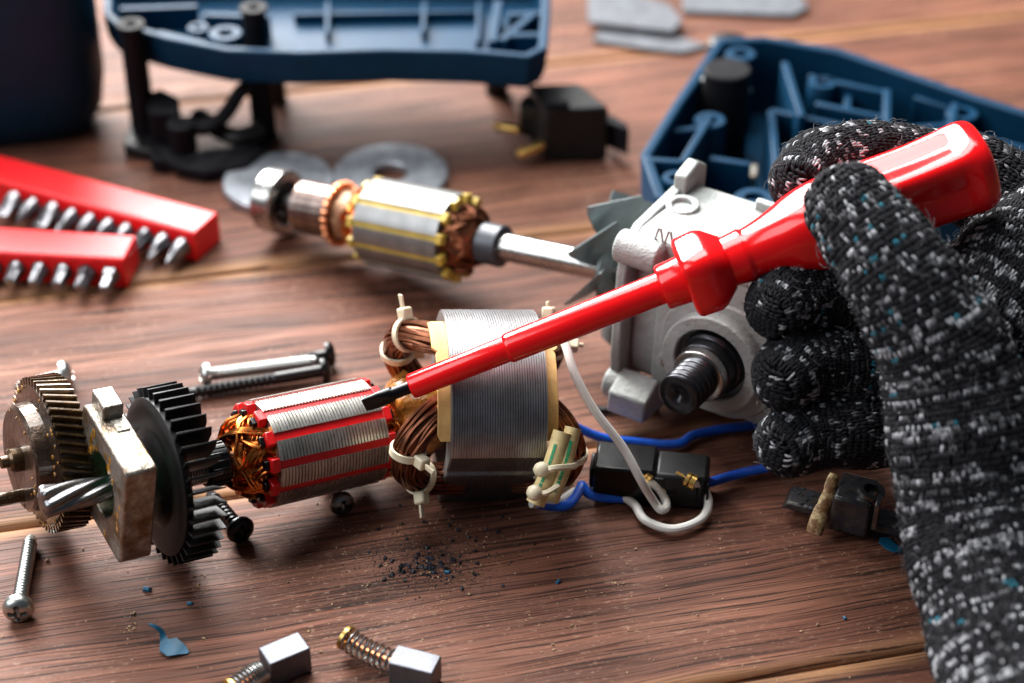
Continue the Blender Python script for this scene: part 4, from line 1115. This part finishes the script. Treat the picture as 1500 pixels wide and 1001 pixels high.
# ------------------------------------------------------------------ gloved hand
CH = {   # chains of (pixel x, pixel y, depth, radius)
 'thumb': [(1240, 300, 43.35, .98), (1268, 335, 43.1, 1.08), (1312, 392, 42.85, 1.2), (1352, 460, 42.8, 1.3), (1390, 540, 42.9, 1.5), (1412, 640, 42.9, 1.66), (1432, 760, 42.8, 1.72), (1462, 880, 42.0, 1.7), (1500, 1010, 40.6, 1.76), (1540, 1150, 38.6, 1.86)],
 'index': [(1178, 272, 46.3, .84), (1200, 246, 46.75, .9), (1250, 238, 47.1, .93), (1310, 240, 47.4, .97), (1390, 255, 47.6, 1.02), (1460, 285, 47.6, 1.2), (1530, 360, 47.4, 1.5), (1580, 470, 46.8, 1.8)],
 'middle': [(1136, 452, 44.9, .74), (1160, 434, 45.3, .84), (1230, 430, 45.9, .92), (1320, 440, 46.6, 1.0), (1420, 430, 47.2, 1.3), (1520, 460, 47.2, 1.7)],
 'ring': [(1146, 554, 45.0, .76), (1172, 536, 45.35, .88), (1240, 540, 45.8, .94), (1320, 545, 46.3, 1.0), (1420, 540, 46.9, 1.3), (1530, 560, 46.8, 1.7)],
 'little': [(1150, 650, 45.2, .74), (1178, 634, 45.5, .85), (1240, 628, 45.7, .88), (1310, 622, 46.1, .95), (1400, 620, 46.3, 1.2), (1520, 660, 46.0, 1.6)],
 'palm': [(1440, 420, 46.0, 1.35), (1440, 500, 45.8, 1.6), (1430, 600, 45.2, 1.6), (1420, 680, 44.4, 1.45), (1440, 790, 43.6, 1.55), (1490, 900, 42.4, 1.75), (1540, 1010, 40.8, 1.9), (1590, 1150, 38.8, 2.0)],
 'back': [(1540, 420, 46.6, 1.8), (1560, 560, 46.2, 2.1), (1560, 720, 44.8, 2.1), (1580, 880, 42.9, 2.0), (1620, 1010, 41.2, 2.0), (1660, 1150, 39.2, 2.0)],
 'web': [(1400, 500, 44.3, 1.25), (1440, 440, 45.0, 1.25), (1485, 380, 46.0, 1.35), (1530, 350, 46.8, 1.5)],
}
PITCH, WALE = .13, .155
src = MB(); tubes = {}
for nm, ch in CH.items():
    ch = [(x, y, d-2.55, r*.945) for x, y, d, r in ch]; pts = [dp(x, y, d) for x, y, d, r in ch]; P = spline(pts, 12); rr = []
    for i in range(len(ch)-1):
        for k in range(12): rr.append(ch[i][3]+(ch[i+1][3]-ch[i][3])*k/12)
    rr.append(ch[-1][3])
    # round the start into a fingertip
    t0 = (P[0]-P[1]).normalized(); tip = []; tr_ = []
    for k in range(6):
        a = PI/2*(1-(k+.35)/6.35); tip.append(P[0]+t0*rr[0]*.85*math.sin(a)); tr_.append(rr[0]*math.cos(a))
    P = tip+P; rr = tr_+rr
    if nm in ('web',):
        e = (P[-1]-P[-2]).normalized()
    tubes[nm] = (P, rr); src.tube(P, rr, 28)
raw = src.build('glove_source', M['yarn_base'])
md_ = raw.modifiers.new('r', 'REMESH'); md_.mode = 'VOXEL'; md_.voxel_size = .11*S
sm = raw.modifiers.new('s', 'SMOOTH'); sm.factor = .5; sm.iterations = 5
dg = bpy.context.evaluated_depsgraph_get(); ev = raw.evaluated_get(dg)
gm = bpy.data.meshes.new_from_object(ev); bpy.data.objects.remove(raw)
gm.name = 'hand'; gm.shade_smooth()
print('glove faces', len(gm.polygons))
hand = thing('gloved_hand', 'right hand in a speckled charcoal knitted glove gripping the red screwdriver', 'gloved hand', dp(1400, 620, 42.0))
hl0 = dp(1400, 620, 42.0)
MH = Matrix.Translation(-hl0*S)
gm.transform(MH); gm.materials.clear(); gm.materials.append(M['yarn_base'])
nr = [v.normal.copy() for v in gm.vertices]
for v, n_ in zip(gm.vertices, nr):                    # soft folds in the cloth
    p = v.co/S
    v.co += n_*S*(.10*noise.noise(p*.75)+.05*noise.noise(p*1.9+Vector((7, 3, 1)))-.06*abs(noise.noise(Vector((p.x*.5, p.y*.5, p.z*1.3))*1.1)))
gm.update()
ho = bpy.data.objects.new('hand', gm); COL.objects.link(ho); ho.parent = hand
bv = BVHTree.FromPolygons([v.co/S+hl0 for v in gm.vertices], [p.vertices[:] for p in gm.polygons])
# knitted stitches, laid row by row along every finger, two yarn legs each
q = random.Random(12); grid = {}
buf = {'dark': ([], []), 'light': ([], []), 'mid': ([], []), 'teal': ([], [])}
def near(p, d, nm):
    k = (int(p.x//.3), int(p.y//.3), int(p.z//.3))
    for a in (-1, 0, 1):
        for b in (-1, 0, 1):
            for c in (-1, 0, 1):
                for (w, n_) in grid.get((k[0]+a, k[1]+b, k[2]+c), ()):
                    if n_ != nm and (w-p).length < d: return True
    grid.setdefault(k, []).append((p.copy(), nm)); return False
def leg(P, N, rad, kind):
    vs, fs = buf[kind]; o = len(vs); n = len(P)
    for i, p in enumerate(P):
        t = (P[min(i+1, n-1)]-P[max(i-1, 0)]).normalized(); u = t.cross(N[i]).normalized(); w = N[i]
        r_ = rad*(.55 if i in (0, n-1) else 1)
        for a, b in ((1, 0), (.31, .95), (-.81, .59), (-.81, -.59), (.31, -.95)): vs.append(p+u*(a*r_)+w*(b*r_))
    for i in range(n-1):
        for k in range(5):
            l = (k+1) % 5; fs.append((o+i*5+k, o+i*5+l, o+i*5+5+l, o+i*5+5+k))
    fs.append(tuple(o+k for k in range(4, -1, -1))); fs.append(tuple(o+(n-1)*5+k for k in range(5)))
cnt = 0
for nm in ('thumb', 'index', 'middle', 'ring', 'little', 'web', 'palm', 'back'):
    P, rr = tubes[nm]
    cum = [0]
    for i in range(len(P)-1): cum.append(cum[-1]+(P[i+1]-P[i]).length)
    fr = frames(P); tot = cum[-1]; rows = int(tot/PITCH)
    rm = sorted(rr)[int(len(rr)*.7)]; NW = int(2*PI*rm/WALE)
    def samp(s_, th):
        s_ = max(0, min(tot-1e-4, s_)); lo = 0; hi = len(cum)-1
        while hi-lo > 1:
            mi = (lo+hi)//2
            if cum[mi] <= s_: lo = mi
            else: hi = mi
        f = (s_-cum[lo])/max(1e-6, cum[lo+1]-cum[lo])
        p = P[lo].lerp(P[lo+1], f); u = fr[lo][1].lerp(fr[lo+1][1], f); v = fr[lo][2].lerp(fr[lo+1][2], f); r_ = rr[lo]+(rr[lo+1]-rr[lo])*f
        d = u*math.cos(th)+v*math.sin(th)
        return p+d*r_, d, r_
    if nm in ('thumb', 'index', 'middle', 'ring', 'little'):          # the closed fingertip: rows run straight across it
        ax0 = (P[5]-P[8]).normalized(); ax0 = (P[0]-P[10]).normalized(); r0 = rr[6]; c0 = P[6]; u0 = ax0.cross(Vector((.2, .1, .9))).normalized(); v0 = ax0.cross(u0)
        na = int(r0/PITCH)+1; nb = int(r0/WALE)+1
        for ia in range(-na, na+1):
            run = 0
            for ib in range(-nb, nb+1):
                def dome(a_, b_):
                    h2 = 1-(a_*a_+b_*b_)/(r0*r0); return c0+u0*a_+v0*b_+ax0*(r0*.85*math.sqrt(max(0, h2)))
                a_, b_ = ia*PITCH, ib*WALE
                if a_*a_+b_*b_ > (r0*.80)**2: continue
                h = bv.find_nearest(dome(a_, b_))
                if h[0] is None or near(h[0], .115, nm+'_tip'): continue
                if run > 0: run -= 1
                elif q.random() < (.3 if ia % 3 else .08): run = q.randint(1, 2)
                for sd in (-1, 1):
                    L = []; Nn = []; jr = q.uniform(.9, 1.12); jx = q.uniform(-.12, .12)
                    for k in range(6):
                        t = k/5; hh = bv.find_nearest(dome(a_+(-.35+1.75*t+jx)*PITCH, b_+sd*WALE*(.08+.34*t**.8)))
                        L.append(hh[0]+hh[1]*((.012+.07*math.sin(PI*t)**.8-.03*(k in (0, 5)))*jr)); Nn.append(hh[1])
                    kd = 'dark' if run == 0 or q.random() < .4 else q.choice(['light', 'light', 'mid'])
                    leg(L, Nn, .042*q.uniform(.85, 1.1)*(1 if kd == 'dark' else .7), kd)
    for i in range(rows):
        sh = q.random(); big = nm in ('thumb', 'palm', 'back', 'web')
        k5 = (i+int(1.5*math.sin(i*.31))) % 6
        band, lo_, hi_ = (.95, 3, 9) if k5 in (0, 1) else ((.3, 1, 2) if k5 in (3, 4) else (.06, 1, 2))
        if nm == 'thumb' and i < 30: band, lo_, hi_ = (.72, 1, 2) if i % 3 != 1 else (.18, 1, 2)
        if not big: band, lo_, hi_ = (.5, 1, 3) if i % 4 in (0, 1) else (.14, 1, 2)
        tealrow = q.random() < (.4 if nm in ('thumb',) and 4 < i < 34 else .12)
        st = 0
        r_here = samp((i+.5)*PITCH, 0)[2]
        nw = NW if r_here > .62*rm else max(6, int(2*PI*r_here/WALE))
        for j in range(nw):
            # yarn runs: pale for a few stitches, dark for a few
            if st > 0: st -= 1
            elif q.random() < band*.55: st = q.randint(lo_, hi_)
            th = 2*PI*(j+(sh if i < 6 else 0))/nw+.03*q.uniform(-1, 1)
            c, d, r_ = samp((i+.5)*PITCH, th)
            if c.z < -.3: continue
            if nm in ('thumb', 'index', 'middle', 'ring', 'little') and (i+.5)*PITCH < cum[6] and r_ < .74*rr[6]: continue
            h = bv.find_nearest(c)
            if h[0] is None or h[3] > .32 or h[1].dot(d) < .35: continue
            if (h[0]-CAM).dot(h[1]) > 12: pass
            if near(h[0], .115, nm): continue
            base = 'dark'
            if st > 0: base = 'light' if q.random() < .75 else 'mid'
            elif q.random() < .03: base = 'mid'
            if tealrow and st > 0 and q.random() < .25: base = 'teal'
            w = 2*PI/nw
            for sd in (-1, 1):
                L = []; Nn = []
                jx = q.uniform(-.12, .12); jr = q.uniform(.9, 1.12)
                for k in range(6):
                    t = k/5
                    s2 = (i-.35+1.75*t+jx)*PITCH; t2 = th+sd*w*(.08+.34*t**.8)
                    pp, dd, _ = samp(s2, t2); hh = bv.find_nearest(pp)
                    lift = (.012+.07*math.sin(PI*t)**.8-.03*(k in (0, 5)))*jr
                    L.append(hh[0]+hh[1]*lift); Nn.append(hh[1])
                kd = base
                if base == 'light' and q.random() < .42: kd = 'mid' if q.random() < .35 else 'dark'
                leg(L, Nn, .042*q.uniform(.85, 1.1)*(1 if kd == 'dark' else .7), kd)
            cnt += 1
print('stitches', cnt)
def quick(name, mat, vs, fs):
    o_ = MB(); o_.v = [tuple(v-hl0) for v in vs]; o_.f = fs
    me = bpy.data.meshes.new(name); me.from_pydata([Vector(v)*S for v in o_.v], [], fs); me.materials.append(mat); me.shade_smooth()
    ob = bpy.data.objects.new(name, me); COL.objects.link(ob); ob.parent = ho; ob['kind'] = 'stuff'; return ob
for k, nm in (('dark', 'dark_stitches'), ('light', 'pale_stitches'), ('mid', 'grey_stitches'), ('teal', 'teal_stitches')): quick(nm, M['yarn_'+k], *buf[k])
# loose fibres that give the wool its fuzz
vs = []; fs = []
polys = gm.polygons; np_ = len(polys)
for i in range(3200):
    p = polys[q.randrange(np_)]; c = p.center/S+hl0; n_ = p.normal
    if c.z < 0: continue
    a = Vector((q.gauss(0, 1), q.gauss(0, 1), q.gauss(0, 1))); a = (a-n_*a.dot(n_)).normalized()
    ln = q.uniform(.12, .42); r_ = .0045; o = len(vs); side_ = n_.cross(a)
    for k in range(5):
        t = k/4; pt = c+n_*(.06+.2*ln*math.sin(PI*t*.8)*q.uniform(.8, 1.2)+.08*t)+a*(ln*t)+side_*(.08*math.sin(t*3+i))
        for u, w in ((1, 0), (-.5, .87), (-.5, -.87)): vs.append(pt+side_*(u*r_)+n_*(w*r_))
    for k in range(4):
        for j in range(3): fs.append((o+k*3+j, o+k*3+(j+1) % 3, o+k*3+3+(j+1) % 3, o+k*3+3+j))
quick('wool_fibres', M['yarn_mid'], vs, fs)
